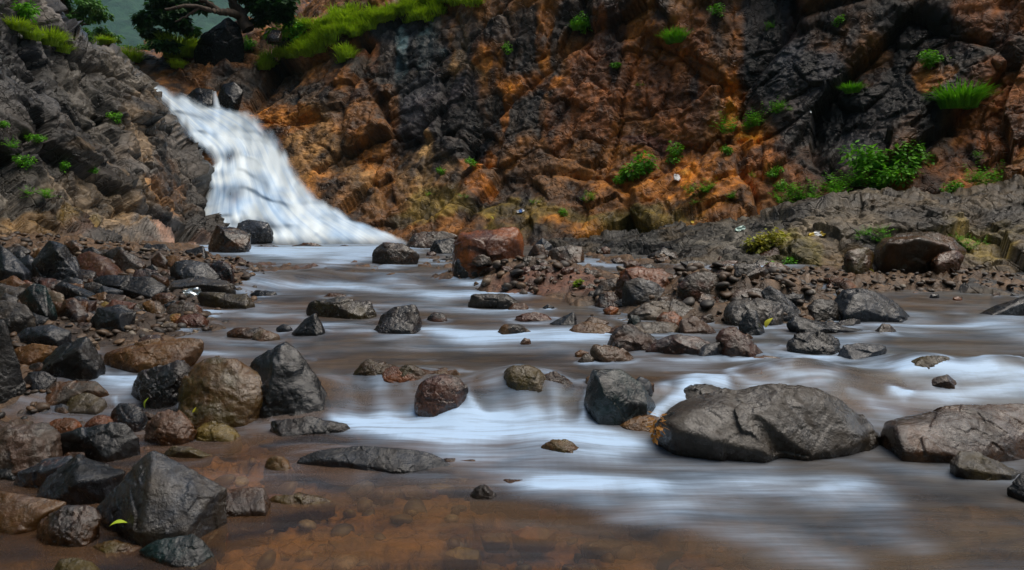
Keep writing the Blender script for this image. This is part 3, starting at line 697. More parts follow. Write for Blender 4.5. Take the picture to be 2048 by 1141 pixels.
R('round dark glossy boulder on the brink of the front cascade', [(834, 800), (842, 768), (874, 748), (908, 748), (930, 770), (932, 795), (880, 824), (844, 824)], 'dbr/red', 'boulder', sharp=12, wet=.95, inner=None, vbase=850)
R('green black stone under the veil of the front cascade', [(868, 835), (880, 815), (938, 810), (972, 835), (962, 854), (880, 852)], 'grn/blk', sharp=20, wet=.8)
R('pale rounded stone with water sliding over it, middle of the front cascade', [(1004, 762), (1018, 744), (1060, 740), (1090, 757), (1096, 780), (1050, 794), (1010, 786)], 'pal/olv', 'boulder', sharp=11, lift=.02)
R('glossy dark green wedge rock in the front cascade', [(1174, 812), (1182, 772), (1190, 744), (1242, 741), (1280, 770), (1306, 808), (1262, 822), (1200, 828)], 'grn/blk', 'boulder', sharp=50, wet=1, vbase=845, inner=[(1196, 758, .6), (1204, 776, .95), (1262, 808, .9), (1195, 826, 1)])
R('teal stone behind the glossy dark green wedge', [(1262, 770), (1280, 752), (1300, 760), (1306, 782), (1284, 792)], 'grn/blu', 'cobble', sharp=16)
R('grey pitted stone behind the largest grey boulder', [(1352, 800), (1368, 776), (1385, 767), (1422, 766), (1462, 786), (1468, 806), (1400, 812)], 'gry/dkg', sharp=12)
R('brown flat stone under thin water left of the largest grey boulder', [(1225, 852), (1255, 833), (1318, 832), (1330, 850), (1300, 862), (1240, 862)], 'brn/tan', 'cobble', sharp=12)
# the big saddle backed boulder
R('largest boulder, grey and saddle backed, with a black undercut left side', [(1400, 900), (1400, 806), (1462, 792), (1500, 768), (1562, 762), (1650, 775), (1702, 802), (1742, 842), (1784, 897), (1780, 908), (1600, 918), (1520, 918)], 'gry/gry', 'boulder', sharp=26, wet=.7, fw=.75, rough=.8,
  inner=[(1560, 790, .35), (1660, 800, .4), (1500, 830, .6), (1560, 860, .85), (1620, 915, 1), (1720, 900, .8), (1745, 880, .6)],
  extra=([(1303, 884), (1304, 848), (1350, 808), (1402, 798), (1470, 793), (1540, 830), (1590, 905), (1540, 922), (1420, 905)], [(1345, 822, .45), (1318, 845, .75), (1480, 830, .7), (1540, 912, 1.15), (1440, 885, 1.08), (1330, 862, .8), (1312, 885, .25), (1420, 915, .45)]), under=True)
R('low mossy brown submerged stone in the white run below the cascade', [(1080, 900), (1108, 883), (1142, 888), (1167, 912), (1120, 918)], 'olv/brn', 'cobble', sharp=14, lift=.01)
R('wide wet brown boulder at the right edge with glistening face', [(1772, 886), (1778, 852), (1830, 835), (1930, 812), (2010, 806), (2085, 815), (2150, 862), (2120, 918), (1950, 916), (1800, 908)], 'brn/dbr', 'boulder', sharp=22, wet=1, rough=1.0, inner=[(1790, 862, .7), (1880, 850, .5), (2000, 838, .45), (2100, 850, .5), (1800, 905, 1), (1960, 912, 1)])
R('greenish grey slab tilted in the water at lower right', [(1905, 925), (1922, 903), (1955, 904), (2037, 944), (2032, 962), (1975, 962)], 'gry/olv', 'slab', sharp=40)
R('black rock corner cut by the right edge', [(2018, 978), (2045, 946), (2095, 945), (2105, 1000), (2045, 992)], 'blk', sharp=34)
# --- stream, middle distance
R('flat topped olive brown boulder in midstream', [(616, 622), (628, 604), (680, 598), (736, 605), (749, 630), (700, 640), (640, 636)], 'olv/dbr', 'boulder', sharp=22, rough=1.3, wet=.8)
R('dark domed boulder in midstream', [(746, 664), (764, 630), (790, 614), (826, 611), (840, 630), (842, 668), (790, 670)], 'dbr/blk', 'boulder', sharp=20, rough=1.3, wet=.8)
R('small black pointed rock left of the domed boulder', [(586, 666), (614, 636), (632, 627), (642, 645), (650, 666), (620, 672)], 'blk/blu', sharp=50, inner=[(630, 638, .5), (632, 668, 1)])
R('small flat black stone in the water near the left bank', [(502, 588), (518, 580), (550, 584), (553, 590), (520, 593)], 'blk', 'cobble', sharp=20)
R('low brown stone awash above the olive brown boulder', [(645, 594), (662, 586), (692, 590), (672, 598)], 'brn/dkg', 'cobble', sharp=18)
R('tiny purple stone awash left of the pointed black rock', [(553, 655), (568, 646), (585, 656), (572, 664)], 'blk/blu', 'pebble', sharp=14)
R('low brown stone with small falls, left part of the stream', [(455, 667), (480, 655), (522, 655), (541, 669), (500, 676)], 'brn/gry', 'cobble', sharp=18)
R('purple dark stone awash right of the domed boulder', [(855, 636), (868, 624), (888, 628), (894, 640), (870, 644)], 'dkg/red', 'cobble', sharp=12)
R('ragged grey rock with a scalloped top in the far stream', [(939, 612), (946, 592), (970, 588), (1010, 589), (1040, 605), (1036, 617), (960, 616)], 'gry/blk', sharp=24, rough=1.6)
R('biggest red brown boulder at the far edge of the stream', [(910, 530), (909, 492), (925, 467), (985, 461), (1034, 461), (1046, 485), (1041, 516), (1000, 537), (940, 534)], 'org/red', 'boulder', sharp=24, rough=1.1, inner=[(940, 478, .7), (1020, 478, .6), (935, 520, .9), (1005, 525, .8)])
R('grey brown faceted boulder at the foot of the waterfall', [(748, 526), (751, 500), (768, 486), (805, 487), (833, 507), (833, 527), (790, 530)], 'gry/brn', 'boulder', sharp=30)
R('small grey boulder leaning on the front of the biggest red brown boulder', [(906, 543), (914, 519), (935, 513), (955, 525), (958, 543), (930, 546)], 'gry/blu', sharp=14, fw=.6, vbase=556)
R('oval dark cobble under the biggest red brown boulder', [(943, 522), (960, 508), (978, 514), (984, 530), (955, 533)], 'gry/brn', 'cobble', sharp=11, fw=.5, vbase=552)
R('black jagged rock left of the biggest red brown boulder', [(860, 505), (870, 481), (900, 477), (918, 484), (912, 508), (880, 508)], 'blk', sharp=34)
R('long smooth brown slab at the cliff foot right of the waterfall', [(813, 492), (828, 466), (880, 462), (912, 472), (900, 488), (850, 496)], 'brn/gry', 'slab', sharp=20)
R('grey cobble right of the biggest red brown boulder', [(1036, 528), (1048, 511), (1072, 513), (1078, 530)], 'gry', 'cobble', sharp=14)
R('brown blocky slab on the rubble bar', [(1094, 523), (1104, 498), (1140, 490), (1163, 494), (1166, 522), (1130, 525)], 'brn/gry', 'slab', sharp=34)
R('dark upright stone beside the brown blocky slab', [(1052, 520), (1068, 490), (1086, 490), (1096, 524), (1074, 526)], 'dkg/brn', sharp=30)
R('small blue grey stone behind the dark upright stone', [(1070, 490), (1085, 475), (1103, 490), (1094, 502)], 'blu', sharp=30)
R('rust orange boulder on the right gravel bar', [(1232, 590), (1234, 552), (1258, 535), (1310, 534), (1346, 545), (1352, 572), (1340, 594), (1280, 594)], 'org/brn', 'boulder', sharp=16, rough=1.2)
R('pale grey pointed stone in front of the rust orange boulder', [(1246, 602), (1252, 566), (1275, 557), (1310, 565), (1346, 597), (1320, 606)], 'gry/blu', sharp=26, fw=.6, vbase=608)
R('smooth purple brown boulder right of the rust orange one', [(1360, 592), (1361, 566), (1380, 545), (1416, 541), (1439, 556), (1441, 586), (1400, 598)], 'red/gry', 'boulder', sharp=12)
R('dark blocky wet stone at the left end of the gravel bar', [(1192, 613), (1200, 592), (1216, 584), (1246, 592), (1257, 604), (1250, 616)], 'blk/brn', sharp=26, rough=1.3)
R('small grey stone behind the dark blocky wet stone', [(1170, 600), (1180, 583), (1200, 580), (1209, 592), (1185, 603)], 'dkg/gry', 'cobble', sharp=24)
R('tan sloping stone leaning on the rust orange boulder from the left', [(1188, 582), (1208, 559), (1236, 552), (1238, 582), (1205, 588)], 'gry/tan', sharp=16)
R('broad pale rough rock in the middle of the gravel bar', [(1258, 626), (1288, 604), (1340, 600), (1390, 614), (1402, 634), (1340, 640), (1280, 638)], 'pal/gry', sharp=16, rough=1.5)
R('smooth rust brown stone in front of the broad pale rough rock', [(1311, 645), (1324, 626), (1350, 622), (1366, 642), (1330, 652)], 'brn/org', 'cobble', sharp=12, vbase=654)
R('two toned brown and white stone above the pinkish boulder', [(1357, 660), (1364, 639), (1390, 632), (1424, 655), (1434, 670), (1380, 672)], 'brn/pnk', sharp=22)
R('flat pale slab awash behind the pinkish grey boulder', [(1262, 655), (1280, 643), (1350, 648), (1366, 664), (1330, 669), (1272, 666)], 'pal/gry', 'slab', sharp=18)
R('dark green small stone left of the smooth rust brown stone', [(1254, 648), (1262, 630), (1276, 632), (1282, 646), (1266, 652)], 'grn/blk', 'pebble', sharp=26)
R('pinkish grey rough boulder in the stream', [(1216, 688), (1230, 656), (1262, 652), (1300, 675), (1318, 694), (1280, 704), (1230, 698)], 'pnk/dkg', 'boulder', sharp=18, rough=1.5)
R('flat golden brown stone left of the pinkish grey boulder', [(1130, 668), (1150, 648), (1190, 643), (1226, 655), (1226, 670), (1150, 673)], 'tan/brn', sharp=16)
R('thin black wedge stone rising left of the flat golden brown one', [(1100, 648), (1146, 624), (1153, 648), (1112, 652)], 'blk', sharp=50)
R('pink brown stone awash behind the black wedge', [(1030, 636), (1052, 624), (1090, 628), (1104, 638), (1060, 642)], 'red/pnk', 'cobble', sharp=12, lift=-.004)
R('pale streaky stone washed by water below the pinkish grey boulder', [(1180, 705), (1190, 690), (1236, 695), (1267, 717), (1222, 725), (1190, 718)], 'pal/brn', sharp=18)
R('small pale pebble left of the pale streaky stone', [(1156, 722), (1172, 706), (1187, 716), (1182, 727)], 'pal/gry', 'pebble', sharp=18)
R('long black undercut rock right of the pinkish boulder', [(1296, 700), (1318, 680), (1350, 669), (1392, 673), (1422, 690), (1402, 710), (1330, 714)], 'blk/red', sharp=34, wet=.8)
R('dark grey slab leaning between the black rock and the tilted brown rock', [(1384, 712), (1410, 690), (1441, 684), (1448, 700), (1420, 716), (1396, 718)], 'dkg/blu', 'slab', sharp=44)
R('tilted purple brown rock pointing down to the right', [(1428, 690), (1444, 659), (1470, 654), (1510, 688), (1528, 713), (1480, 718), (1450, 706)], 'red/gry', 'boulder', sharp=18, rough=1.4)
R('wide grey domed rock on the right gravel bar', [(1446, 645), (1450, 616), (1470, 600), (1530, 597), (1560, 608), (1564, 642), (1500, 652)], 'gry/dkg', 'boulder', sharp=18)
R('black shiny wedge leaning on the front of the wide grey domed rock', [(1478, 650), (1496, 618), (1512, 622), (1528, 665), (1500, 671)], 'blk/blu', sharp=44, vbase=672, wet=.9)
R('small dark stone under the smooth purple brown boulder', [(1391, 602), (1404, 586), (1430, 592), (1426, 608)], 'dkg/brn', 'cobble', sharp=20)
R('low pinkish stone right of the smooth purple brown boulder', [(1452, 598), (1475, 578), (1512, 576), (1536, 590), (1530, 603), (1460, 605)], 'pnk/gry', sharp=16)
R('tall leaning grey slab in the right rock group', [(1524, 585), (1540, 572), (1562, 586), (1604, 628), (1612, 642), (1562, 636), (1558, 610)], 'dkg/blu', 'slab', sharp=40)
R('black flat stone behind the leaning grey slab', [(1562, 590), (1605, 588), (1609, 606), (1590, 612)], 'blk', sharp=34)
R('rounded grey boulder left of the large black slanting slab', [(1612, 614), (1636, 598), (1670, 599), (1693, 628), (1680, 640), (1622, 632)], 'gry/dkg', 'boulder', sharp=16)
R('large black slanting slab with a blue lower face, right side', [(1672, 606), (1690, 582), (1720, 577), (1762, 590), (1800, 616), (1820, 642), (1770, 645), (1700, 640)], 'blk/blu', 'slab', sharp=44, inner=[(1705, 590, .6), (1790, 620, .6), (1730, 618, .9), (1690, 632, .9), (1800, 640, .9)])
R('long flat black rock with ragged edge in the right shallows', [(1574, 648), (1590, 634), (1650, 645), (1722, 662), (1716, 672), (1590, 672)], 'blk/blu', 'slab', sharp=30, rough=1.3)
R('flat brown black stone behind the long flat black rock', [(1656, 650), (1700, 638), (1719, 640), (1720, 652), (1668, 654)], 'dbr/blk', sharp=26)
R('small spiky grey stone alone in the right channel', [(1750, 664), (1764, 648), (1780, 650), (1792, 664), (1770, 671)], 'gry/brn', 'cobble', sharp=30)
R('rough black rock with a bumpy top in the right riffle', [(1574, 688), (1590, 670), (1640, 667), (1676, 686), (1676, 712), (1640, 711)], 'dkg/blk', sharp=18, rough=1.7)
R('blue grey slab with water pouring off its right end', [(1676, 714), (1690, 691), (1725, 686), (1772, 692), (1766, 708), (1742, 722), (1700, 722)], 'blu', 'slab', sharp=30)
R('brown domed stone under a glassy sheet of water at right', [(1810, 738), (1830, 716), (1870, 708), (1902, 716), (1912, 742), (1870, 752)], 'olv/gry', 'boulder', sharp=11)
R('small brown pyramid stone in the white water at right', [(1842, 784), (1868, 756), (1890, 750), (1916, 770), (1927, 789), (1860, 792)], 'brn/dbr', sharp=24)
R('reddish submerged stone at the right edge by the white run', [(1995, 752), (2018, 726), (2062, 728), (2068, 760), (2012, 764)], 'org/red', 'cobble', sharp=11)
R('dark slab half in the water at the far right edge', [(1960, 628), (1990, 612), (2036, 605), (2070, 585), (2100, 595), (2100, 632), (1990, 633)], 'blk/blu', 'slab', sharp=34)
R('pink speckled stone touching the back of the largest grey boulder', [(1478, 768), (1494, 746), (1530, 732), (1570, 738), (1568, 768)], 'pnk/red', sharp=14)
R('orange brown stone peeping over the largest grey boulder', [(1594, 774), (1610, 758), (1640, 753), (1662, 770), (1640, 780)], 'org/dkg', 'cobble', sharp=14)
R('flat grey stone awash behind the pink speckled stone', [(1540, 742), (1568, 726), (1620, 735), (1662, 745), (1600, 752)], 'gry/pnk', 'slab', sharp=18)
R('flat brown grey stone awash in the right riffle', [(1490, 722), (1510, 712), (1560, 716), (1580, 724), (1530, 729)], 'brn/gry', 'slab', sharp=18, lift=-.003)
R('tiny brown stone alone in midstream', [(1040, 688), (1048, 676), (1060, 678), (1062, 691)], 'brn/dbr', 'pebble', sharp=16)
R('flat tan stone awash in midstream', [(994, 668), (1008, 648), (1040, 650), (1060, 664), (1040, 672)], 'tan/dkg', 'cobble', sharp=20, rough=1.3)
R('tiny black stone left of the gravel bar', [(1086, 615), (1096, 608), (1108, 614), (1096, 619)], 'blk', 'pebble', sharp=20)
# --- on the ledge and cliff top
R('large grey boulder with a cave like hollow under it on the ledge', [(1752, 546), (1750, 512), (1768, 478), (1850, 464), (1902, 478), (1926, 500), (1905, 532), (1850, 545)], 'brn/gry', 'boulder', sharp=22, rough=1.2, depth=5.95, inner=[(1775, 488, 1), (1850, 480, 1.05), (1915, 500, .9), (1775, 505, .4), (1840, 515, .2), (1890, 520, .3)])
R('brown stone right of the hollow boulder', [(1862, 525), (1880, 505), (1915, 499), (1930, 515), (1912, 538), (1876, 536)], 'brn/red', sharp=14, depth=5.75)
R('olive brown rounded stone left of the hollow boulder', [(1688, 525), (1700, 500), (1730, 494), (1747, 510), (1741, 538), (1704, 539)], 'olv/brn', 'boulder', sharp=12, depth=5.85)
R('black jagged rock under the leaning tree at the cliff top', [(392, 100), (405, 75), (430, 55), (456, 37), (478, 52), (486, 98), (440, 108)], 'blk', sharp=44, depth=17.2, wet=.1)
R('dark block right of the tree foot on the cliff top', [(535, 72), (545, 60), (562, 62), (564, 74), (548, 78)], 'dkg/brn', sharp=24, depth=16.8)
R('black wet boulder beside the side trickle at the waterfall crest', [(432, 205), (446, 170), (468, 164), (486, 182), (470, 206), (448, 212)], 'blk', 'boulder', sharp=24, depth=16.15, wet=.5)
R('black wet rock behind the side trickle', [(372, 196), (392, 176), (425, 180), (428, 205), (400, 212)], 'blk', 'boulder', sharp=24, depth=16.35, wet=.5)
R('dark stepped rock inside the lower waterfall', [(470, 470), (478, 448), (500, 440), (536, 446), (545, 465), (520, 474)], 'dkg/blu', sharp=24, depth=12.05, wet=.9)

# --- low rock sill in front of the plunge: five dark slabs in a row
for (u, w, t_, lb) in [(535, 70, 494, 'leftmost'), (620, 84, 492, 'second from left'), (690, 60, 495, 'rightmost')]:
    R('low dark wet slab at the lip below the plunge, %s of the three' % lb, [(u - w / 2, 506), (u - w * .4, t_), (u, t_ - 4), (u + w * .4, t_ + 1), (u + w / 2, 506), (u, 510)], 'dkg/brn', 'slab', sharp=16, fw=.5, wet=.8, depth=11.0)

# --- small loose stones filling the gaps, one object each
def scatter(n, box, keys, label, group, smin, smax, seed, name='cobble', wet=.5, lift=0, test=None, flat=.8):
    rng = random.Random(seed); k = 0; tries = 0
    while k < n and tries < n * 30:
        tries += 1
        u = rng.uniform(box[0], box[2]); v = rng.uniform(box[1], box[3])
        if test and not test(u, v): continue
        s = rng.uniform(smin, smax) * rng.choice((.7, 1, 1.3)); h = s * rng.uniform(.5, .9) * flat
        n_ = rng.choice((4, 5, 5, 6)); a0 = rng.uniform(0, 6.28)
        pts = [(u + .5 * s * math.cos(a0 + i * 6.283 / n_) * rng.uniform(.75, 1.25), v - h * .5 + .5 * h * math.sin(a0 + i * 6.283 / n_) * rng.uniform(.8, 1.15)) for i in range(n_)]
        R(label, pts, rng.choice(keys), name, sharp=rng.choice((16, 26, 34, 44)), group=group, wet=wet, lift=lift); k += 1
dark = ['dkg/brn', 'blk/dkg', 'brn/gry', 'gry/dkg', 'red/dkg', 'blu/dkg', 'dbr/brn', 'tan/brn']
lim = lambda u, v: u < np.interp(v, [500, 560, 600, 650, 690, 760], [420, 440, 400, 300, 200, 60])
scatter(120, (0, 510, 450, 690), dark, 'small loose stone filling a gap between the big rocks of the left bank pile', 'loose stones on the left bank', 18, 52, 11, test=lim, name='rubble_rock')
scatter(30, (0, 690, 210, 870), dark, 'small stone in the shallows at the left edge', 'stones in the left shallows', 16, 40, 12)
scatter(16, (0, 880, 260, 1000), ['dbr/brn', 'brn/gry', 'blk/dkg', 'pnk/brn'], 'small wet stone between the near rocks at lower left', 'wet stones at lower left', 20, 50, 14, name='river_rock')
scatter(14, (220, 815, 380, 900), dark, 'small stone beside the pink brown boulder', 'stones around the pink brown boulder', 12, 26, 15)
scatter(46, (980, 530, 1250, 585), ['red/brn', 'brn/gry', 'red/pnk', 'brn', 'gry/brn'], 'small reddish rubble stone on the low bar right of the biggest red brown boulder', 'rubble on the reddish bar', 10, 24, 16, name='rubble_stone')
scatter(62, (1180, 575, 1720, 650), ['gry/brn', 'pnk/gry', 'dkg/blu', 'brn/org', 'pal/gry', 'tan/brn', 'blk/dkg'], 'small stone among the boulders of the right gravel bar', 'small stones on the right gravel bar', 10, 28, 17)
scatter(30, (1180, 520, 1560, 570), ['brn/gry', 'gry/dkg', 'dbr/brn', 'red/brn'], 'low wet stone on the brown flats in front of the ledge', 'wet stones in front of the ledge', 24, 60, 29, name='flat_rock', flat=.6)
scatter(26, (1130, 650, 1700, 730), ['gry/brn', 'pnk/gry', 'dkg/blu', 'brn/org', 'tan/brn'], 'small stone poking out of the right riffle', 'stones in the right riffle', 10, 24, 18, lift=-.004)
scatter(16, (1650, 570, 2040, 612), ['brn/org', 'gry/brn', 'dkg/blu'], 'small stone on the brown shore under the ledge', 'stones on the ledge shore', 10, 24, 19)
scatter(22, (840, 480, 1240, 520), ['gry/brn', 'dkg/brn', 'blk/dkg', 'brn/red'], 'small stone along the far shore below the cliff', 'stones along the far shore', 12, 26, 20)
# submerged stones seen through the brown water of the near pool
scatter(34, (120, 900, 1100, 1130), ['tan/brn', 'olv/brn', 'org/brn', 'dbr/brn', 'yel/olv'], 'brown stone lying under the clear brown water of the near pool', 'stones under the near pool', 60, 150, 21, name='river_stone', lift=-.055, flat=.5)
scatter(18, (1050, 900, 2040, 1120), ['brn/gry', 'dbr/brn', 'tan/brn'], 'dull brown stone lying under the fast near water', 'stones under the fast near water', 60, 150, 22, name='river_stone', lift=-.06, flat=.5)
scatter(16, (640, 770, 1320, 850), ['brn/tan', 'dbr/brn', 'olv/brn'], 'brown stone under the veil of the front cascade', 'stones under the front cascade', 50, 90, 23, name='river_stone', lift=-.03)
scatter(16, (420, 620, 1700, 760), ['brn/tan', 'red/brn', 'pal/brn'], 'brown stone just under the midstream water', 'stones under midstream', 24, 60, 24, name='river_stone', lift=-.025, flat=.6)

# gravel between the stones: nobody could count it
rng = random.Random(77); gv, gf = [], []
D1, F1 = ico(2)
def bed_height(x, y):
    i = min(int(np.searchsorted(yy, y)), len(yy) - 1); return float(np.interp(x, Xg[i], Zb2[i]))
def pebble(x, y, s):
    z = bed_height(x, y); k = len(gv) * len(D1)
    a = np.array([rng.uniform(.7, 1.3), rng.uniform(.7, 1.3), rng.uniform(.45, .8)]) * s
    t = rng.uniform(0, 6.28); c_, s_ = math.cos(t), math.sin(t)
    q_ = D1 @ np.array([rng.uniform(-1, 1) for _ in range(9)]).reshape(3, 3); V = D1 * (1 + .16 * np.sin(q_.sum(-1) * 2.2)[:, None]) * a
    V = np.stack([V[:, 0] * c_ - V[:, 1] * s_, V[:, 0] * s_ + V[:, 1] * c_, V[:, 2] + .25 * V[:, 0]], -1)
    gv.append(V + [x, y, z + s * .15]); gf.append(F1 + k)
for _ in range(3400):
    y = 2.0 * 4.2 ** rng.random(); pebble(float(x_left(y)) + .25 - 2.6 * rng.random() ** 1.3, y, rng.uniform(.006, .020) * (.6 + y * .22))
for _ in range(1000):
    b_x, b_y, r_x, r_y, _h = rng.choice(BUMPS); pebble(b_x + rng.gauss(0, .6) * r_x, b_y + rng.gauss(0, .6) * r_y, rng.choice((.006, .010, .016, .026)) * rng.uniform(.8, 1.3) * (.6 + b_y * .16))
for _ in range(700):
    x = rng.uniform(1.4, 5.5); pebble(x, float(y_right(x)) + rng.uniform(-.25, .7), rng.uniform(.010, .030))
for _ in range(420):
    y = rng.uniform(.7, 2.3); pebble(rng.uniform(-.95, .55) * y, y, rng.uniform(.008, .030) * (.5 + y * .4))
mgv, t, N, L, bs = nt('gravel')
ge = N.new('ShaderNodeNewGeometry')
rr = ramp(N, L, ge.outputs['Random Per Island'], [(0, (.012, .011, .011)), (.3, (.045, .030, .020)), (.55, (.10, .052, .022)), (.75, (.06, .052, .046)), (.9, (.17, .10, .05)), (1, (.22, .19, .15))])
L.new(mixc(N, L, ramp(N, L, noise(N, L, ge.outputs['Position'], 120, 3), [(.4, .5), (.6, 0)]), rr, (.02, .015, .01)), bs.inputs['Base Color'])
bs.inputs['Roughness'].default_value = .55
link('gravel', mesh_np('gravel', np.vstack(gv), np.vstack(gf), mgv, True), 'wet brown and grey gravel packed between the stones of the banks and bars', 'gravel', kind='stuff')

# ------------------------------------------------------------------ plants
def leaf_mat(name, c1, c2, rough=.5):
    m, t, N, L, bs = nt(name)
    oi = N.new('ShaderNodeNewGeometry'); 
    v = noise(N, L, oi.outputs['Position'], 7, 3, .6)
    c = mixc(N, L, ramp(N, L, v, [(.35, 0), (.65, 1)]), c1, c2)
    c = mixc(N, L, math_(N, L, 'MULTIPLY', oi.outputs['Random Per Island'], .6), c, tuple(x * .45 for x in c1))
    L.new(c, bs.inputs['Base Color']); bs.inputs['Roughness'].default_value = rough
    tr = N.new('ShaderNodeBsdfTranslucent'); L.new(c, tr.inputs['Color']); mx = N.new('ShaderNodeMixShader'); mx.inputs[0].default_value = .35
    out = N['Material Output']; L.new(bs.outputs[0], mx.inputs[1]); L.new(tr.outputs[0], mx.inputs[2]); L.new(mx.outputs[0], out.inputs[0]); return m
M_bright = leaf_mat('bright_grass', (.30, .50, .012), (.42, .60, .02)); M_fern = leaf_mat('fern_leaf', (.11, .42, .010), (.24, .60, .02)); M_dark = leaf_mat('tree_leaf', (.016, .07, .010), (.035, .12, .018))
M_yel = leaf_mat('yellow_leaf', (.45, .42, .02), (.35, .40, .03)); M_lite = leaf_mat('pale_tree_leaf', (.07, .22, .03), (.14, .32, .05))
M_bark, t, N, L, bs = nt('bark')
g = N.new('ShaderNodeTexCoord').outputs['Object']
L.new(ramp(N, L, noise(N, L, mapping(N, L, g, (1, 1, .3)), 14, 6, .7), [(.35, (.02, .014, .01)), (.65, (.09, .06, .04))]), bs.inputs['Base Color']); bs.inputs['Roughness'].default_value = .8
L.new(bump(N, L, noise(N, L, g, 20, 5, .7), .8, .03), bs.inputs['Normal'])

def blades(rng, n, rad, h, w, droop=.6, spread=.9):
    V, F = [], []
    for _ in range(n):
        a = rng.uniform(0, 6.283); r0 = rad * .7 * math.sqrt(rng.random()); bx, by = r0 * math.cos(a), r0 * math.sin(a)
        a2 = a + rng.uniform(-.8, .8); L_ = h * rng.uniform(.6, 1.15); k = len(V); sp_ = spread * rng.uniform(.2, 1)
        tx, ty = -math.sin(a2) * w, math.cos(a2) * w
        for q in range(4):
            t = q / 3; out_ = L_ * sp_ * t ** 1.4; z = L_ * (t - droop * sp_ * t * t); ww = (1 - t * .85)
            cx, cy = bx + math.cos(a2) * out_, by + math.sin(a2) * out_
            V += [(cx - tx * ww, cy - ty * ww, z), (cx + tx * ww, cy + ty * ww, z)]
        for q in range(3): F.append((k + 2 * q, k + 2 * q + 1, k + 2 * q + 3, k + 2 * q + 2))
    return V, F
def leaves(rng, n, rx, ry, rz, s, cen=(0, 0, 0), shell=.35, V=None, F=None, droop=.3):
    V = [] if V is None else V; F = [] if F is None else F
    for _ in range(n):
        while True:
            x, y, z = (rng.uniform(-1, 1) for _ in range(3)); r = math.sqrt(x * x + y * y + z * z)
            if shell < r <= 1: break
        p = np.array([cen[0] + x * rx, cen[1] + y * ry, cen[2] + z * rz])
        d = np.array([x + rng.uniform(-.7, .7), y + rng.uniform(-.7, .7), z * .4 + rng.uniform(-.6, .3) - droop]); d /= np.linalg.norm(d) + 1e-6
        sd_ = np.cross(d, [rng.uniform(-.4, .4), rng.uniform(-.4, .4), 1]); sd_ /= np.linalg.norm(sd_) + 1e-6
        L_ = s * rng.uniform(.6, 1.3); w = L_ * .28; k = len(V)
        V += [p, p + d * L_ * .5 + sd_ * w, p + d * L_, p + d * L_ * .5 - sd_ * w]; F.append((k, k + 1, k + 2, k + 3))
    return V, F
def frond_plant(rng, n, h, V=None, F=None):
    """ferny shrub: arching stems carrying pairs of leaflets"""
    V = [] if V is None else V; F = [] if F is None else F
    for _ in range(n):
        a = rng.uniform(0, 6.283); L_ = h * rng.uniform(.6, 1.2); sp_ = rng.uniform(.2, 1.0); dr = rng.uniform(.3, .9)
        nseg = 9
        for q in range(1, nseg):
            t = q / nseg; out_ = L_ * sp_ * t; z = L_ * (t - dr * sp_ * t * t) * (1.1 - .3 * sp_)
            c = np.array([math.cos(a) * out_, math.sin(a) * out_, z]); ll = L_ * .22 * (1 - t * .6)
            for s_ in (-1, 1):
                b = a + s_ * rng.uniform(.8, 1.5); d = np.array([math.cos(b), math.sin(b), rng.uniform(-.4, .3)]); d /= np.linalg.norm(d)
                sd_ = np.array([-d[1], d[0], rng.uniform(-.4, .4)]) * ll * .26; k = len(V)
                V += [c, c + d * ll * .5 + sd_, c + d * ll, c + d * ll * .5 - sd_]; F.append((k, k + 1, k + 2, k + 3))
    return V, F
def plant(surface, u, v, px, kind, label, mat, cat='plant', name='fern', squash=1.0):
    g_, n_ = on_surface(surface, u, v + px * .18) if isinstance(surface, str) else (surface, None)
    px = px * (1.55 if kind != 'blade' else 1.25); s_ = px / FPX * g_[1]; rng = random.Random(int(u * 7 + v))
    if kind == 'blade': V, F = blades(rng, int(120 + px * 5), s_ * .42, s_ * .55, s_ * .012 + .004)
    elif kind == 'frond':
        V, F = [], []
        for q in range(max(2, int(px / 14))):
            k = len(V); V, F = frond_plant(rng, 12, s_ * .34, V, F)
            o_ = np.array([rng.uniform(-.42, .42) * s_ * (1 if px > 70 else .5), rng.uniform(-.12, .12) * s_, rng.uniform(-.12, .16) * s_ * squash])
            for i in range(k, len(V)): V[i] = V[i] + o_
    else:
        V, F = [], []
        for q in range(max(3, int(px / 14))):
            V, F = leaves(rng, 90, s_ * .2, s_ * .16, s_ * .16 * squash, s_ * .085 + .01, (rng.uniform(-.38, .38) * s_ * (1 if px > 70 else .5), rng.uniform(-.1, .1) * s_, rng.uniform(-.05, .3) * s_ * squash), .2, V, F)
    me = mesh_np(name, np.array([list(p) for p in V]), F, mat, False)
    return link(name, me, label, cat, 'plants growing on the rock faces' if False else None, None, g_)
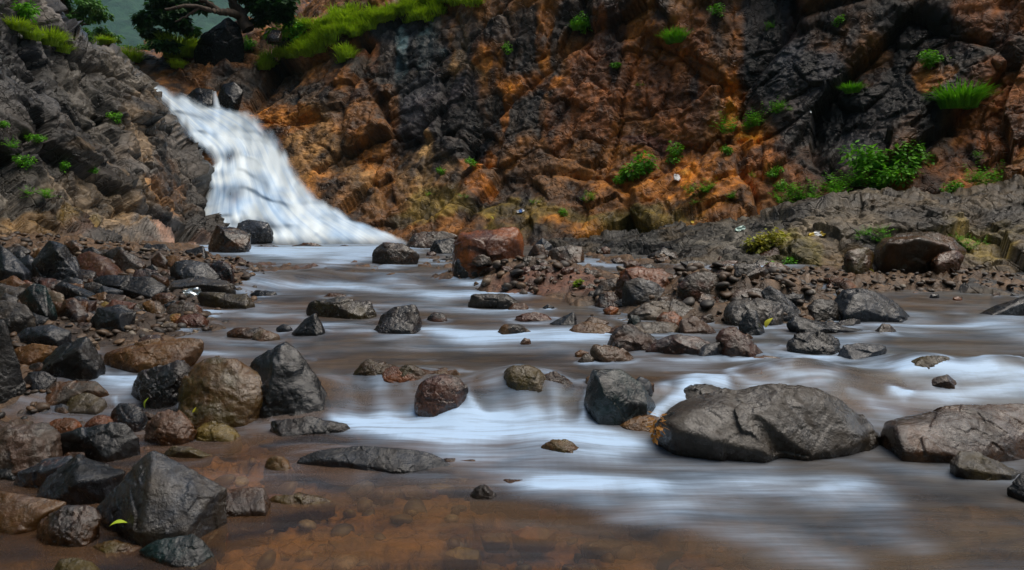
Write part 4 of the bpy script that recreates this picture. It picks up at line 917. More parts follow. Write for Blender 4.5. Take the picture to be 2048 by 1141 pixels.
PL = [
 ('cliff', 1495, 238, 84, 'frond', 'leafy green fern clump at the foot of the orange column stain on the cliff', 'fern'), ('cliff', 1556, 212, 44, 'frond', 'small fern clump just above and right of the leafy clump by the orange stain', 'fern'),
 ('cliff', 1912, 195, 84, 'blade', 'hanging grass tuft under the overhang at far right of the cliff', 'grass_tuft'), ('cliff', 1338, 80, 48, 'blade', 'small grass tuft high on the red brown part of the cliff', 'grass_tuft'),
 ('cliff', 1158, 45, 44, 'leaf', 'bright green bush near the top of the cliff above the dark stripes', 'bush'), ('cliff', 1150, 60, 30, 'blade', 'thin grass hanging just below the bright green bush near the cliff top', 'grass_tuft'),
 ('cliff', 1415, 368, 58, 'frond', 'round fern clump right of the white plastic bag', 'fern'), ('cliff', 1458, 384, 32, 'frond', 'small fern right of the round fern clump', 'fern'),
 ('cliff', 1598, 384, 84, 'frond', 'wide fern clump left of the largest bush at the cliff foot', 'fern'), ('cliff', 1725, 358, 96, 'frond', 'largest green bush at the cliff foot on the right', 'bush'),
 ('cliff', 1680, 398, 80, 'frond', 'low fern spilling below the largest bush onto the ledge', 'fern'), ('cliff', 1745, 318, 90, 'leaf', 'leafy creeper climbing above the largest bush', 'creeper'), ('cliff', 1822, 300, 62, 'leaf', 'upper creeper clump on the black rock right of the climbing creeper', 'creeper'), ('cliff', 1790, 355, 60, 'leaf', 'leafy clump touching the right side of the largest bush', 'bush'),
 ('cliff', 1985, 352, 84, 'frond', 'wide fern bush at the right edge below the red brown rock', 'bush'), ('cliff', 1890, 380, 40, 'leaf', 'small bush left of the wide fern bush at the right edge', 'bush'), ('cliff', 1950, 305, 30, 'frond', 'tiny fern above the wide fern bush at the right edge', 'fern'),
 ('cliff', 1285, 324, 66, 'leaf', 'low creeping plant at the top of the bright orange slope', 'creeper'), ('cliff', 1345, 300, 44, 'leaf', 'small creeping plant above the white plastic bag', 'creeper'), ('cliff', 1180, 382, 40, 'frond', 'small fern at the cliff foot left of the orange slope', 'fern'),
 ('cliff', 1382, 402, 26, 'frond', 'tiny fern below the white plastic bag', 'fern'), ('cliff', 1702, 168, 36, 'blade', 'small grass tuft on the black rock face in the upper right', 'grass_tuft'), ('cliff', 1870, 110, 50, 'leaf', 'thin creeper along a crack right of the black rock face', 'creeper'), ('cliff', 1536, 45, 28, 'frond', 'tiny fern high in the black recess', 'fern'), ('cliff', 1670, 35, 30, 'leaf', 'small bright bush at the top right of the black recess', 'bush'),
 ('cliff', 1070, 392, 24, 'frond', 'tiny fern right of the blue and white packet', 'fern'), ('cliff', 920, 385, 22, 'frond', 'tiny fern on the olive rocks left of the packet', 'fern'), ('cliff', 1125, 412, 22, 'leaf', 'tiny green plant on the cliff foot between the packet and the fern', 'plant'), ('cliff', 860, 375, 20, 'frond', 'tiny fern in the pale gully of the cliff', 'fern'), ('cliff', 1012, 90, 24, 'leaf', 'tiny bush left of the dark block near the cliff top', 'bush'), ('cliff', 940, 315, 26, 'leaf', 'moss like plant under the blue grey rock panel', 'plant'), ('cliff', 880, 330, 22, 'leaf', 'tiny plant where the pale gully meets the blue grey panel', 'plant'), ('cliff', 1540, 345, 34, 'leaf', 'small leafy plant above the wide fern clump', 'plant'), ('cliff', 1500, 345, 24, 'frond', 'tiny fern on the brown block right of the round fern clump', 'fern'), ('cliff', 1240, 120, 20, 'leaf', 'tiny plant on the pinkish rock high on the cliff', 'plant'), ('cliff', 1265, 168, 22, 'frond', 'tiny fern in the middle of the red brown rock', 'fern'),
 ('cliff', 1640, 392, 50, 'frond', 'fern between the wide fern clump and the low spilling fern', 'fern'), ('cliff', 1455, 290, 26, 'leaf', 'small plant on the orange soil left of the leafy green fern clump', 'plant'), ('cliff', 1240, 345, 34, 'leaf', 'flat creeping plant at the left end of the orange slope', 'creeper'), ('cliff', 1425, 15, 30, 'leaf', 'small plant at the cliff top left of the orange column stain', 'plant'), ('rock_ledge', 1550, 530, 40, 'leaf', 'dark green moss clump in the hollow of the ledge', 'moss_clump'), ('cliff', 1560, 360, 30, 'leaf', 'small plant just above the left end of the wide fern clump', 'plant'),
 ('rocky_slope', 68, 372, 50, 'frond', 'green fern pair low on the left slope', 'fern'), ('rocky_slope', 4, 305, 50, 'frond', 'bright fern at the left edge of the slope', 'fern'), ('rocky_slope', 62, 325, 36, 'leaf', 'flat green plant above the fern pair', 'plant'), ('rocky_slope', 72, 274, 30, 'leaf', 'small green plant in the middle of the left slope', 'plant'),
 ('rocky_slope', 236, 232, 24, 'leaf', 'small plant near the crest of the left slope', 'plant'), ('rocky_slope', 198, 340, 20, 'leaf', 'yellow green plant right of the middle of the left slope', 'plant'), ('rocky_slope', 130, 322, 26, 'leaf', 'tiny plant on a shelf of the left slope', 'plant'), ('rocky_slope', 50, 15, 50, 'leaf', 'leafy bush at the top left corner', 'bush'), ('rocky_slope', 15, 245, 22, 'leaf', 'tiny plant in a dark joint by the left edge', 'plant'),
 ('rocky_slope', 45, 52, 44, 'blade', 'grass tuft on the upper left slope', 'grass_tuft'), ('rocky_slope', 108, 78, 56, 'blade', 'bright grass tuft on the crest of the left slope', 'grass_tuft'), ('rocky_slope', 135, 98, 36, 'blade', 'small grass tuft right of the bright crest tuft', 'grass_tuft'), ('rocky_slope', 70, 68, 36, 'blade', 'grass tuft between the two upper left tufts', 'grass_tuft'),
 ('rock_ledge', 1518, 478, 60, 'leaf', 'mossy yellow green clump on the grey ledge', 'moss_clump'), ('rock_ledge', 1755, 455, 50, 'frond', 'fern growing on the ledge above the hollow boulder', 'fern'), ('rock_ledge', 1708, 467, 22, 'frond', 'tiny fern left of the ledge fern', 'fern'), ('rock_ledge', 1935, 470, 56, 'frond', 'low bright fern on the ledge at right', 'fern'), ('rock_ledge', 1880, 500, 18, 'leaf', 'tiny plant beside the hollow boulder', 'plant'), ('rock_ledge', 1575, 510, 30, 'leaf', 'dull moss clump beside the mossy hollow of the ledge', 'moss_clump'),
 ('cliff', 360, 92, 70, 'blade', 'wide yellow green grass tuft at the brink above the waterfall', 'grass_tuft'), ('cliff', 345, 128, 30, 'blade', 'small grass tuft hanging over the crest rock', 'grass_tuft'), ('cliff', 262, 104, 50, 'blade', 'yellowish grass behind the left crest', 'grass_tuft'), ('cliff', 560, 66, 60, 'leaf', 'dark green bush below the tree on the cliff top', 'bush'), ('cliff', 500, 75, 44, 'leaf', 'dark green bush at the foot of the leaning tree', 'bush'),
]
for (sf, u, v, px, kd, lb, nm) in PL:
    plant(sf, u, v, px, kd, lb, M_bright if (kd == 'blade' and v < 140 and u < 900) else (M_yel if 'yellow green clump' in lb else M_fern), nm.replace('_', ' '), nm)
gx, gy, gz = hit(1156, 578)
plant(np.array([gx, gy, gz + .02]), 1156, 578, 22, 'leaf', 'tiny bright green plant on the reddish rubble bar', M_bright, 'plant', 'plant')
# grass mats of the cliff top: nobody could count the blades
rng = random.Random(8); V, F = [], []
for (u, v, ru, rv, n) in [(630, 78, 34, 26, 90), (650, 55, 26, 16, 60), (600, 108, 40, 10, 70), (560, 122, 26, 8, 40), (745, 40, 34, 14, 80), (700, 52, 22, 14, 50), (835, 18, 50, 18, 120), (690, 25, 22, 10, 40), (900, 4, 60, 8, 60), (372, 88, 30, 12, 60), (350, 100, 14, 10, 30), (685, 108, 10, 14, 24), (540, 130, 14, 6, 18), (215, 92, 14, 7, 20), (780, 30, 16, 12, 40), (590, 60, 20, 14, 40)]:
    for _ in range(n):
        r = math.sqrt(rng.random()); a = rng.uniform(0, 6.283)
        g_, _n = on_surface('cliff', u + ru * r * math.cos(a), v + rv * r * math.sin(a))
        v2, f2 = blades(rng, 30, .17, rng.uniform(.18, .32), .012)
        k = len(V); V += [np.array(p) + g_ for p in v2]; F += [tuple(i + k for i in f) for f in f2]
link('grass', mesh_np('grass', np.array(V), F, M_bright, False), 'bright yellow green grass growing over the cliff top beside the waterfall', 'grass', kind='stuff')

# ------------------------------------------------------------------ trees
def limb(pts, r0, r1, V, F, n=8):
    pts = [np.array(p, float) for p in pts]; k0 = len(V); m = len(pts)
    for i, p in enumerate(pts):
        d = pts[min(i + 1, m - 1)] - pts[max(i - 1, 0)]; d /= np.linalg.norm(d) + 1e-9
        a = np.cross(d, [.3, 1, .2]); a /= np.linalg.norm(a); b = np.cross(d, a); r = r0 + (r1 - r0) * i / (m - 1)
        for q in range(n): t = q * 6.283 / n; V.append(p + (a * math.cos(t) + b * math.sin(t)) * r * (1 + .12 * math.sin(3 * t + i)))
    for i in range(m - 1):
        for q in range(n): F.append((k0 + i * n + q, k0 + i * n + (q + 1) % n, k0 + (i + 1) * n + (q + 1) % n, k0 + (i + 1) * n + q))
def tree(label, d, limbs, clumps, mat, ls, name='tree', dens=110):
    root = bpy.data.objects.new(name, None); COL.objects.link(root)
    base = P(limbs[0][0][0][0], limbs[0][0][0][1], d); root.location = base; root['label'] = label; root['category'] = 'tree'
    V, F = [], []
    for pts, r0, r1 in limbs:
        w = [P(u, v, d + dd) - base for (u, v, dd) in pts]; w2 = []
        for a, b in zip(w[:-1], w[1:]):
            for q in range(4): w2.append(a + (b - a) * q / 4 + .02 * np.array([math.sin(q * 2 + a[0] * 9), 0, math.cos(q * 3 + a[2] * 7)]))
        w2.append(w[-1]); limb(w2, r0, r1, V, F)
    link('trunk', mesh_np('trunk', np.array(V), F, M_bark), parent=root)
    V, F = [], []; rng = random.Random(int(d * 10 + clumps[0][0]))
    for (u, v, ru, rv) in clumps:
        c = P(u, v, d + rng.uniform(-.6, .6)) - base; k = d / FPX
        nsub = max(3, int(ru * rv / 90))
        for q in range(nsub):
            a = rng.uniform(0, 6.283); r = math.sqrt(rng.random()) * .85
            cc = c + np.array([math.cos(a) * r * ru * k, rng.uniform(-.5, .5) * ru * k, math.sin(a) * r * rv * k])
            V, F = leaves(rng, dens, 12 * k, 12 * k, 7 * k, ls, cc, 0, V, F, .5)
    link('crown', mesh_np('crown', np.array([list(p) for p in V]), F, mat, False), parent=root)
    return root
tree('spreading tree with layered pale crown behind the left slope', 19.5, [([(133, 92, 0), (131, 60, 0), (128, 30, 0), (122, -10, 0)], .16, .08), ([(131, 50, 0), (150, 28, .2), (178, 5, .3)], .08, .03), ([(129, 55, 0), (112, 30, -.2), (100, 0, -.2)], .07, .03), ([(131, 62, 0), (160, 52, .1), (190, 44, .2)], .05, .02)],
     [(100, 8, 30, 16), (140, 5, 34, 14), (180, 12, 36, 14), (200, 28, 18, 8), (150, 34, 26, 8), (190, 62, 34, 10), (215, 70, 22, 8), (160, 80, 24, 8), (120, 60, 18, 8), (100, 40, 16, 10), (130, -30, 60, 30), (190, 85, 20, 8)], M_lite, .12)
tree('dark leaning tree with crooked branches reaching left over the waterfall', 17.6, [([(497, 62, 0), (488, 44, 0), (482, 28, 0), (470, 12, -.1), (458, -10, -.2)], .17, .10), ([(484, 32, 0), (462, 26, -.3), (440, 24, -.5), (415, 6, -.7), (395, -4, -.8)], .11, .05), ([(440, 24, -.5), (420, 22, -.8), (400, 14, -1.0), (370, 12, -1.2), (330, 20, -1.4)], .07, .03), ([(486, 30, 0), (500, 8, .3), (520, -10, .4)], .08, .04), ([(400, 14, -1), (380, 30, -1.1), (350, 44, -1.2)], .04, .015)],
     [(330, 10, 36, 14), (300, 30, 30, 12), (290, 60, 16, 12), (320, 70, 26, 12), (345, 50, 30, 14), (370, 32, 24, 10), (370, 62, 20, 8), (400, 6, 22, 8), (325, 86, 24, 6), (280, 34, 14, 6), (350, -10, 60, 14), (520, 6, 36, 14), (560, 10, 40, 14), (530, 30, 30, 14), (590, 2, 40, 12), (500, -20, 60, 18), (575, 28, 26, 12)], M_dark, .17)
tree('low shrubby tree in the gap behind the crest of the left slope', 21.0, [([(205, 100, 0), (206, 84, 0), (210, 70, 0)], .08, .04)], [(150, 92, 26, 8), (175, 88, 24, 8), (205, 92, 24, 8), (290, 90, 26, 8), (255, 96, 16, 5)], M_lite, .10, 'shrub_tree')

# ------------------------------------------------------------------ litter, leaves and twigs
def flat_mat(name, c, rough=.4, metal=0):
    m, t, N, L, bs = nt(name); bs.inputs['Base Color'].default_value = (*c, 1); bs.inputs['Roughness'].default_value = rough; bs.inputs['Metallic'].default_value = metal
    return m
def crumple(name, label, cat, pos, w, h, mat, seed, thick=.25, mat2=None):
    nx_, nz_ = 14, 12; k = seed * 3.1
    q = np.array([[(i / (nx_ - 1) - .5), 0, (j / (nz_ - 1) - .5)] for j in range(nz_) for i in range(nx_)])
    n = facet(q * 5 + k, seed, 1.6); n2 = fbm(q * 3 + k, 3, seed)
    sc = 1 - .35 * np.abs(n2) - .25 * (np.abs(q[:, 0]) * 2) ** 3 * (np.abs(q[:, 2]) * 2) ** 3
    V = np.stack([q[:, 0] * w * sc, (n * .3 + n2 * .4) * w * thick, q[:, 2] * h * sc + .08 * n * h], -1)
    V2 = V + np.array([0, w * thick * .8, 0]); Fg = grid_faces(nz_, nx_)
    V = np.vstack([V, V2]); F = list(map(tuple, Fg)) + [tuple(int(i) + nx_ * nz_ for i in f[::-1]) for f in Fg]
    per = list(range(nx_)) + [nx_ * r + nx_ - 1 for r in range(1, nz_)] + [nx_ * (nz_ - 1) + i for i in range(nx_ - 2, -1, -1)] + [nx_ * r for r in range(nz_ - 2, 0, -1)]
    for a, b in zip(per, per[1:] + per[:1]): F.append((a, b, b + nx_ * nz_, a + nx_ * nz_))
    me = mesh_np(name, V, F, mat)
    if mat2:
        me.materials.append(mat2)
        for p in me.polygons: 
            if abs(p.center.x) < w * .16: p.material_index = 1
    o = link(name, me, label, cat, None, None, pos); o.rotation_euler = (-.5, .3 * math.sin(seed), .2); return o
def on(sf, u, v, f=.04):
    g_, n_ = on_surface(sf, u, v); return g_ + (np.array([0, 0, CAMZ]) - g_) / np.linalg.norm(g_) * f
M_bag = flat_mat('white_plastic', (.75, .78, .80)); M_blue = flat_mat('blue_print', (.04, .16, .5)); M_foil = flat_mat('foil', (.75, .82, .85), .22, .8)
M_ylw = flat_mat('yellow_wrap', (.75, .55, .05)); M_mint = flat_mat('pale_plastic', (.60, .80, .74))
crumple('plastic_bag', 'crumpled white plastic bag on the orange slope at the cliff foot', 'bag', on('cliff', 1354, 341), .12, .14, M_bag, 3)
crumple('packet', 'small blue and white packet lying on the olive rocks under the cliff', 'packet', on('cliff', 1041, 409), .16, .07, M_bag, 4, .2, M_blue)
crumple('plastic_wrapper', 'pale mint plastic wrapper lying at the left end of the grey ledge', 'wrapper', on('rock_ledge', 1481, 444), .13, .06, M_mint, 5, .2)
crumple('yellow_wrapper', 'torn yellow wrapper on top of the grey ledge', 'wrapper', on('rock_ledge', 1634, 457), .20, .06, M_ylw, 6, .2, M_bag)
crumple('paper_scrap', 'small yellow paper scrap below the white plastic bag', 'paper', on('cliff', 1384, 434), .06, .05, M_ylw, 7, .2)
crumple('paper_scrap', 'small white scrap at the upper left end of the grey ledge top', 'paper', on('cliff', 1580, 416), .05, .03, M_bag, 8, .2)
crumple('plastic_scrap', 'tiny white scrap high on the black rock face', 'scrap', on('cliff', 1632, 222), .03, .05, M_bag, 9, .2)
x_, y_, z_ = hit(381, 600)
crumple('foil_packet', 'shiny silver foil packet on the stones beside the olive grey stone', 'packet', (x_, y_ + .02, z_ + .05), .13, .07, M_foil, 10, .3)
def one_leaf(name, label, pos, ln, ang, mat, tilt=.9):
    V, F = [], []; n = 9
    for i in range(n):
        t = i / (n - 1); w = ln * .26 * math.sin(math.pi * t ** .8) + ln * .008; z = ln * .12 * math.sin(t * 3)
        V += [(-w, t * ln, z + w * .35), (0, t * ln, z), (w, t * ln, z + w * .35)]
    for i in range(n - 1): F += [(3 * i, 3 * i + 1, 3 * i + 4, 3 * i + 3), (3 * i + 1, 3 * i + 2, 3 * i + 5, 3 * i + 4)]
    o = link(name, mesh_np(name, V, F, mat), label, 'leaf', None, None, pos); o.rotation_euler = (tilt, 0, ang); return o
M_lf = flat_mat('fresh_leaf', (.38, .50, .03), .4); M_lf2 = flat_mat('yellowed_leaf', (.50, .48, .03), .4)
def near(u, v, dy=-.05, dz=0): 
    x, y, z = hit(u, v); s = (y + dy) / y; return (x * s, y * s, CAMZ + (z - CAMZ) * s + dz)
one_leaf('leaf', 'yellow green leaf stuck upright at the base of the golden brown boulder', P(392, 838, 2.28), .045, -.3, M_lf2, 1.3)
one_leaf('leaf', 'thin curled green leaf between the half orange boulder and the black wet rock', P(290, 818, 2.32), .04, -.9, M_lf, 1.2)
one_leaf('leaf', 'small green leaf on the flat brown stone under the pyramid rock', near(218, 1072, -.04, .02), .04, -1.4, M_lf, .15)
one_leaf('leaf', 'yellow leaf in front of the black shiny wedge on the gravel bar', near(1531, 664, -.1, .02), .07, -1.2, M_lf2, .8)
one_leaf('leaf', 'small fallen yellow leaf on the shore beside the hollow boulder', on('rock_ledge', 1745, 540), .06, 1.1, M_lf2, .8)
one_leaf('leaf', 'small fallen yellow leaf on the olive slope below the cliff plants', on('cliff', 1260, 425), .08, 1.5, M_lf2, .8)
one_leaf('leaf', 'small fallen yellow leaf left of the blue and white packet', on('cliff', 980, 432), .08, 1.2, M_lf2, .8)
def twig(name, label, pts, r, mat, cat='twig'):
    V, F = [], []; p0 = np.array(pts[0]); limb([np.array(p) - p0 for p in pts], r, r * .4, V, F, 6)
    return link(name, mesh_np(name, np.array(V), F, mat), label, cat, None, None, p0)
twig('twig', 'thin reddish twig lying across the foot of the ledge', [on('rock_ledge', u, v, .03) for u, v in [(1608, 575), (1628, 568), (1645, 558), (1660, 552), (1674, 543)]], .008, flat_mat('red_twig', (.16, .06, .03)))
twig('grass_straw', 'single yellow green grass blade sticking out behind the tilted greenish slab', [P(2000, 922, 2.0), P(2012, 917, 2.0), P(2024, 915, 2.0)], .0022, M_lf, 'grass blade')
rng = random.Random(3); V, F = [], []
c0 = P(1312, 850, 1.98)
V, F = leaves(rng, 60, .022, .02, .04, .022, (0, 0, 0), 0, V, F)
link('leaf_litter', mesh_np('leaf_litter', np.array([list(p) for p in V]), F, leaf_mat('rusty_leaf', (.42, .15, .02), (.5, .25, .04)), False), 'clump of rusty orange dead leaves caught on the left tip of the largest boulder', 'dead leaves', None, None, c0)

# foam: (polyline in the photograph laid on the water, half width px, density)
FOAM = [
 ([(375, 494), (500, 503), (640, 503), (800, 498)], 9, 1.1), ([(700, 508), (820, 502)], 7, .6),
 ([(470, 548), (520, 562), (620, 574), (760, 578), (860, 588), (1000, 592), (1060, 590)], 8, .95), ([(480, 575), (560, 585)], 8, .4), ([(500, 500), (640, 528), (700, 520), (745, 506)], 6, .6),
 ([(745, 578), (772, 552), (800, 560), (840, 572)], 7, .6), ([(640, 528), (700, 518), (740, 512)], 6, .8), ([(830, 522), (860, 528), (905, 520)], 5, .6),
 ([(1165, 523), (1215, 530), (1250, 540)], 6, 1.0), ([(1345, 592), (1368, 592)], 6, .7), ([(480, 622), (560, 640), (610, 632)], 8, .5), ([(600, 668), (690, 665), (750, 655)], 8, .25),
 ([(740, 618), (790, 612), (880, 612), (960, 632), (1040, 630), (1110, 640)], 9, .45), ([(850, 662), (930, 670), (1010, 674), (1100, 674), (1210, 678)], 9, 1.0), ([(720, 664), (770, 668)], 6, .4),
 ([(800, 690), (900, 690), (1010, 694), (1100, 700)], 9, .3), ([(520, 680), (560, 690), (470, 664)], 6, .3), ([(1090, 690), (1170, 706)], 8, .3),
 ([(345, 668), (420, 680), (460, 690)], 7, .4), ([(1270, 720), (1340, 725), (1420, 722)], 9, .35), ([(1520, 690), (1570, 706), (1630, 718)], 7, .7), ([(1610, 735), (1700, 735), (1790, 740)], 8, .5), ([(1740, 726), (1765, 716)], 6, .9),
 ([(1800, 632), (1850, 636)], 5, .7), ([(1800, 650), (1880, 652), (1960, 650), (2060, 656)], 6, .65), ([(1930, 638), (2048, 645)], 6, .45), ([(1960, 664), (2070, 672)], 7, .5),
 ([(1320, 815), (1340, 785), (1400, 762), (1450, 775)], 14, .95), ([(1700, 815), (1760, 830), (1800, 838)], 14, .45),
 ([(1820, 745), (1900, 762), (1970, 768), (2080, 782)], 14, 1.1), ([(1980, 745), (2000, 765)], 8, .9), ([(1770, 790), (1800, 798), (1900, 800), (2080, 806)], 9, .8), ([(1780, 795), (1805, 802)], 9, 1.0), ([(1740, 820), (1900, 815)], 10, .35),
 # front cascade
 ([(640, 760), (690, 800), (700, 850)], 16, .28), ([(745, 775), (755, 810), (770, 850)], 22, .55), ([(800, 780), (830, 840)], 14, .35), ([(870, 800), (880, 850)], 14, .3), ([(930, 800), (935, 850)], 10, .7),
 ([(985, 790), (990, 850)], 26, .45), ([(1035, 800), (1060, 850)], 24, .55), ([(1100, 770), (1110, 850)], 16, .45), ([(1172, 770), (1168, 845)], 8, .6), ([(1210, 828), (1250, 835), (1300, 845)], 10, .25),
 ([(670, 850), (780, 858), (880, 856), (980, 858), (1080, 856), (1180, 862), (1290, 880)], 17, 1.1), ([(720, 872), (860, 876), (980, 880), (1120, 880), (1230, 895)], 22, .6),
 ([(900, 895), (1010, 930), (1100, 960), (1200, 985)], 36, .50), ([(1080, 885), (1220, 905), (1360, 935), (1500, 965), (1700, 1010)], 30, .42), ([(1300, 1000), (1480, 1050), (1700, 1110)], 30, .22), ([(1060, 985), (1120, 972), (1190, 960), (1260, 962), (1330, 985)], 15, .5), ([(1100, 990), (1300, 990), (1500, 1010)], 20, .22),
 ([(1230, 1040), (1300, 1026), (1380, 1028)], 12, .38), ([(1650, 975), (1720, 985), (1780, 1010)], 14, .3), ([(1740, 1025), (1860, 1060)], 18, .2), ([(560, 930), (590, 915), (700, 900)], 6, .3), ([(1400, 920), (1560, 940)], 14, .2),
 ([(235, 785), (250, 800)], 5, .6), ([(360, 790), (365, 815)], 3, .6), ([(510, 870), (560, 885), (545, 860)], 6, .3), ([(380, 870), (400, 850)], 5, .3)]
def seg_dist(u, v, pl):
    d = np.full(u.shape, 1e9)
    for (a, b), (c, e) in zip(pl[:-1], pl[1:]):
        t = np.clip(((u - a) * (c - a) + (v - b) * (e - b)) / ((c - a) ** 2 + (e - b) ** 2 + 1e-9), 0, 1)
        d = np.minimum(d, np.hypot(u - a - t * (c - a), (v - b - t * (e - b))))
    return d
Zw = water_z(Xg, Yg)
Ww = np.stack([Xg, Yg, Zw], -1)
uw, vw = proj(Ww)
wob = fbm(np.stack([Xg * 1.5, Yg * 6, Zw], -1), 3, 12); 
uw2, vw2 = uw + 22 * wob, vw + (4 + (vw - 500).clip(0) * .055) * fbm(np.stack([Xg * 2.2, Yg * 4, Zw], -1), 3, 15)
foam = np.zeros(Xg.shape)
for pl, w, s in FOAM:
    d = seg_dist(uw2, vw2, pl); foam = np.maximum(foam, 0) + s * np.exp(-(d / w) ** 2 * .8)
strk = fbm(np.stack([Xg * 1.1 + Yg * .6, Yg * 7.0, Yg * 0], -1), 4, 31)
base_f = .05 + .16 * np.clip(strk, 0, 1) * sstep(1.2, 2.5, Yg)
kr = np.hanning(19); kr /= kr.sum()
sm = np.apply_along_axis(lambda r: np.convolve(np.pad(r, 9, 'edge'), kr, 'valid'), 1, foam)
wv_ = sstep(2.2, 2.3, Yg) * sstep(2.7, 2.6, Yg)
foam = foam * wv_ + sm * (1 - wv_)
for (rx_, ry_, rr_) in ROCKS:        # water piles up and whitens round every stone that breaks the surface
    m_ = (np.abs(Xg - rx_) < 3.2 * rr_ + .02) & (np.abs(Yg - ry_) < 3.2 * rr_ + .02)
    if m_.any():
        dx_, dy_ = Xg[m_] - rx_, Yg[m_] - ry_
        q_ = np.hypot(dx_, dy_ * 1.1) / rr_
        foam[m_] = np.maximum(foam[m_], (.34 * np.exp(-((q_ - 1.15) / .28) ** 2) + .30 * np.exp(-(dx_ / rr_ / .8) ** 2 - ((dy_ / rr_ + 1.5) / .8) ** 2)) * (.6 + .8 * np.clip(strk[m_] + .3, 0, 1)) * sstep(1.6, 2.6, Yg[m_]))
foam = np.clip(.95 * foam * (.85 + .35 * strk) + base_f, 0, 1)
foam = foam * (1 - .35 * sstep(1.5, .9, Yg)) + .16 * np.clip(fbm(np.stack([Xg * 1.3 + Yg * 1.2, Yg * 5.0, Yg * 0], -1), 3, 131), 0, 1) * sstep(2.3, 1.9, Yg) * sstep(700, 1300, uw)
# silky swells and the hump of the ledge riffle
sw = .010 * fbm(np.stack([Xg * 2.2, Yg * 3.2, Yg * 0], -1), 3, 77) * np.clip(Yg / 3, .35, 1.6)
MOUNDS = []
for (u, v, r, h) in [(1045, 762, .16, .05), (800, 760, .16, .03), (690, 900, .35, .02), (1850, 735, .16, .05), (2020, 750, .16, .05), (1560, 745, .18, .03), (1120, 900, .14, .02), (620, 800, .15, .04), (920, 828, .10, .04), (1650, 790, .2, .05)]:
    x_, y_, z_ = hit(u, v); MOUNDS.append((x_, y_, r, h))
Zw2 = Zw + sw + .012 * foam
for (x_, y_, r, h) in MOUNDS: Zw2 = Zw2 + h * np.exp(-(((Xg - x_) / r) ** 2 + ((Yg - y_) / r) ** 2))
stony = np.exp(-((Yg - 6.1) / .35) ** 2) * .03 * facet(Ww * np.array([2.5, 3.5, 3]), 8, 1.0)
Zw2 = Zw2 + stony
tint = sstep(2.5, 1.2, Yg + .5 * fbm(Ww * np.array([.9, 2.2, 1]), 3, 88) + .55 * sstep(1000, 1700, uw) - .5 * sstep(900, 500, uw)) * (.75 + .6 * fbm(Ww * np.array([1.6, 4.0, 1]), 3, 90))
tint = np.clip(tint + sstep(1150, 300, uw) * .25 * (vw > 560) + .5 * np.clip(fbm(Ww * np.array([1.3, 3.2, 1]), 3, 95), 0, 1) * (Yg > 2.4), 0, 1)

m_w, t, N, L, bs = nt('silky_stream_water')
g = N.new('ShaderNodeNewGeometry').outputs['Position']
fa = N.new('ShaderNodeAttribute'); fa.attribute_name = 'foam'
ta = N.new('ShaderNodeAttribute'); ta.attribute_name = 'tint'
s1 = noise(N, L, mapping(N, L, g, (1.0, 5.0, 1.0), (0, 0, .12)), 3.0, 5, .6, .4)
s2 = noise(N, L, mapping(N, L, g, (1.6, 3.4, 1.0), (0, 0, -.2)), 1.7, 3, .5, .8)
mud = mixc(N, L, ta.outputs['Fac'], (.095, .062, .026), (.20, .085, .010))
mud = mixc(N, L, ramp(N, L, s2, [(.38, .75), (.56, 0)]), mud, (.014, .011, .010))
mud = mixc(N, L, ramp(N, L, s1, [(.55, 0), (.75, .45)]), mud, (.13, .105, .08))
s3 = noise(N, L, mapping(N, L, g, (1.1, 16.0, 1.0), (0, 0, .10)), 3.2, 4, .6, .5)
s4 = noise(N, L, mapping(N, L, g, (14.0, 1.2, 1.2), (0, 0, 0)), 2.2, 3, .6, .3)
thr = math_(N, L, 'MULTIPLY', ramp(N, L, s3, [(.32, .72), (.62, 1.16)]), ramp(N, L, s4, [(.35, .96), (.65, 1.04)]))
fo = math_(N, L, 'MULTIPLY', math_(N, L, 'MULTIPLY', fa.outputs['Fac'], ramp(N, L, s1, [(.30, .75), (.65, 1.15)])), thr, True)
colr = mixc(N, L, fo, mud, (.46, .63, .86))
L.new(colr, bs.inputs['Base Color']); bs.inputs['Roughness'].default_value = .5; bs.inputs['Specular IOR Level'].default_value = .1
nrm = bump(N, L, s1, .25, .02); L.new(nrm, bs.inputs['Normal'])
tp = N.new('ShaderNodeBsdfTransparent'); tp.inputs[0].default_value = (.97, .84, .62, 1)
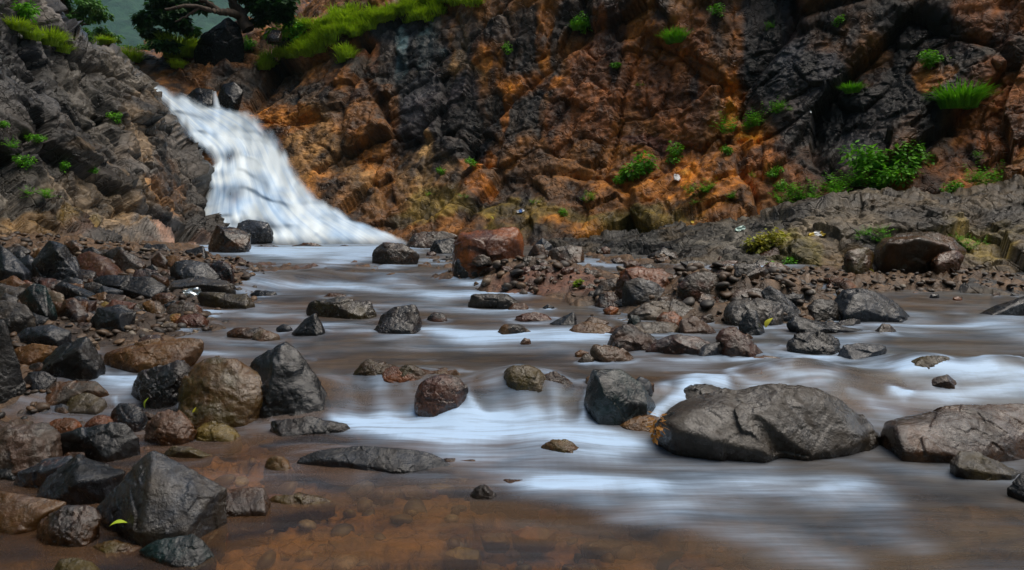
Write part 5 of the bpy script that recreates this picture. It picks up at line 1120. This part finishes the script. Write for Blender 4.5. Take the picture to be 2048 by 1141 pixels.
al = math_(N, L, 'MULTIPLY_ADD', ta.outputs['Fac'], -.30); al.node.inputs[2].default_value = .52
al2 = math_(N, L, 'MULTIPLY_ADD', fo, .75, True); L.new(al, al2.node.inputs[2])
mx = N.new('ShaderNodeMixShader'); L.new(al2, mx.inputs[0]); L.new(tp.outputs[0], mx.inputs[1]); L.new(bs.outputs[0], mx.inputs[2])
fr = N.new('ShaderNodeFresnel'); fr.inputs[0].default_value = 1.33; L.new(nrm, fr.inputs['Normal'])
gl = N.new('ShaderNodeBsdfGlossy'); gl.inputs['Roughness'].default_value = .28; gl.inputs['Color'].default_value = (.75, .88, 1, 1); L.new(nrm, gl.inputs['Normal'])
mx2 = N.new('ShaderNodeMixShader'); L.new(math_(N, L, 'MULTIPLY', fr.outputs[0], .48), mx2.inputs[0]); L.new(mx.outputs[0], mx2.inputs[1]); L.new(gl.outputs[0], mx2.inputs[2])
L.new(mx2.outputs[0], N['Material Output'].inputs[0])
me = mesh_np('stream', np.stack([Xg, Yg, Zw2], -1).reshape(-1, 3), grid_faces(len(yy), nx), m_w)
attr(me, 'foam', foam.ravel()); attr(me, 'tint', tint.ravel())
link('stream_water', me, 'silky brown stream water with pale blue white streaks running between the rocks', 'stream', kind='structure')

# ------------------------------------------------------------------ haze
mh = bpy.data.materials.new('haze'); mh.use_nodes = True; t = mh.node_tree; t.nodes.remove(t.nodes['Principled BSDF'])
pv = t.nodes.new('ShaderNodeVolumePrincipled'); pv.inputs['Color'].default_value = (.40, .75, .85, 1); pv.inputs['Density'].default_value = .0003; pv.inputs['Anisotropy'].default_value = 0
t.links.new(pv.outputs[0], t.nodes['Material Output'].inputs['Volume'])
b = bmesh.new(); bmesh.ops.create_cube(b, size=1)
me = bpy.data.meshes.new('haze'); b.to_mesh(me); b.free(); me.materials.append(mh)
HAZE = link('haze', me, 'thin blue haze filling the gorge and veiling the hillside', 'haze', kind='stuff')
HAZE.location = (0, 170, 200); HAZE.scale = (1300, 1200, 404.0)
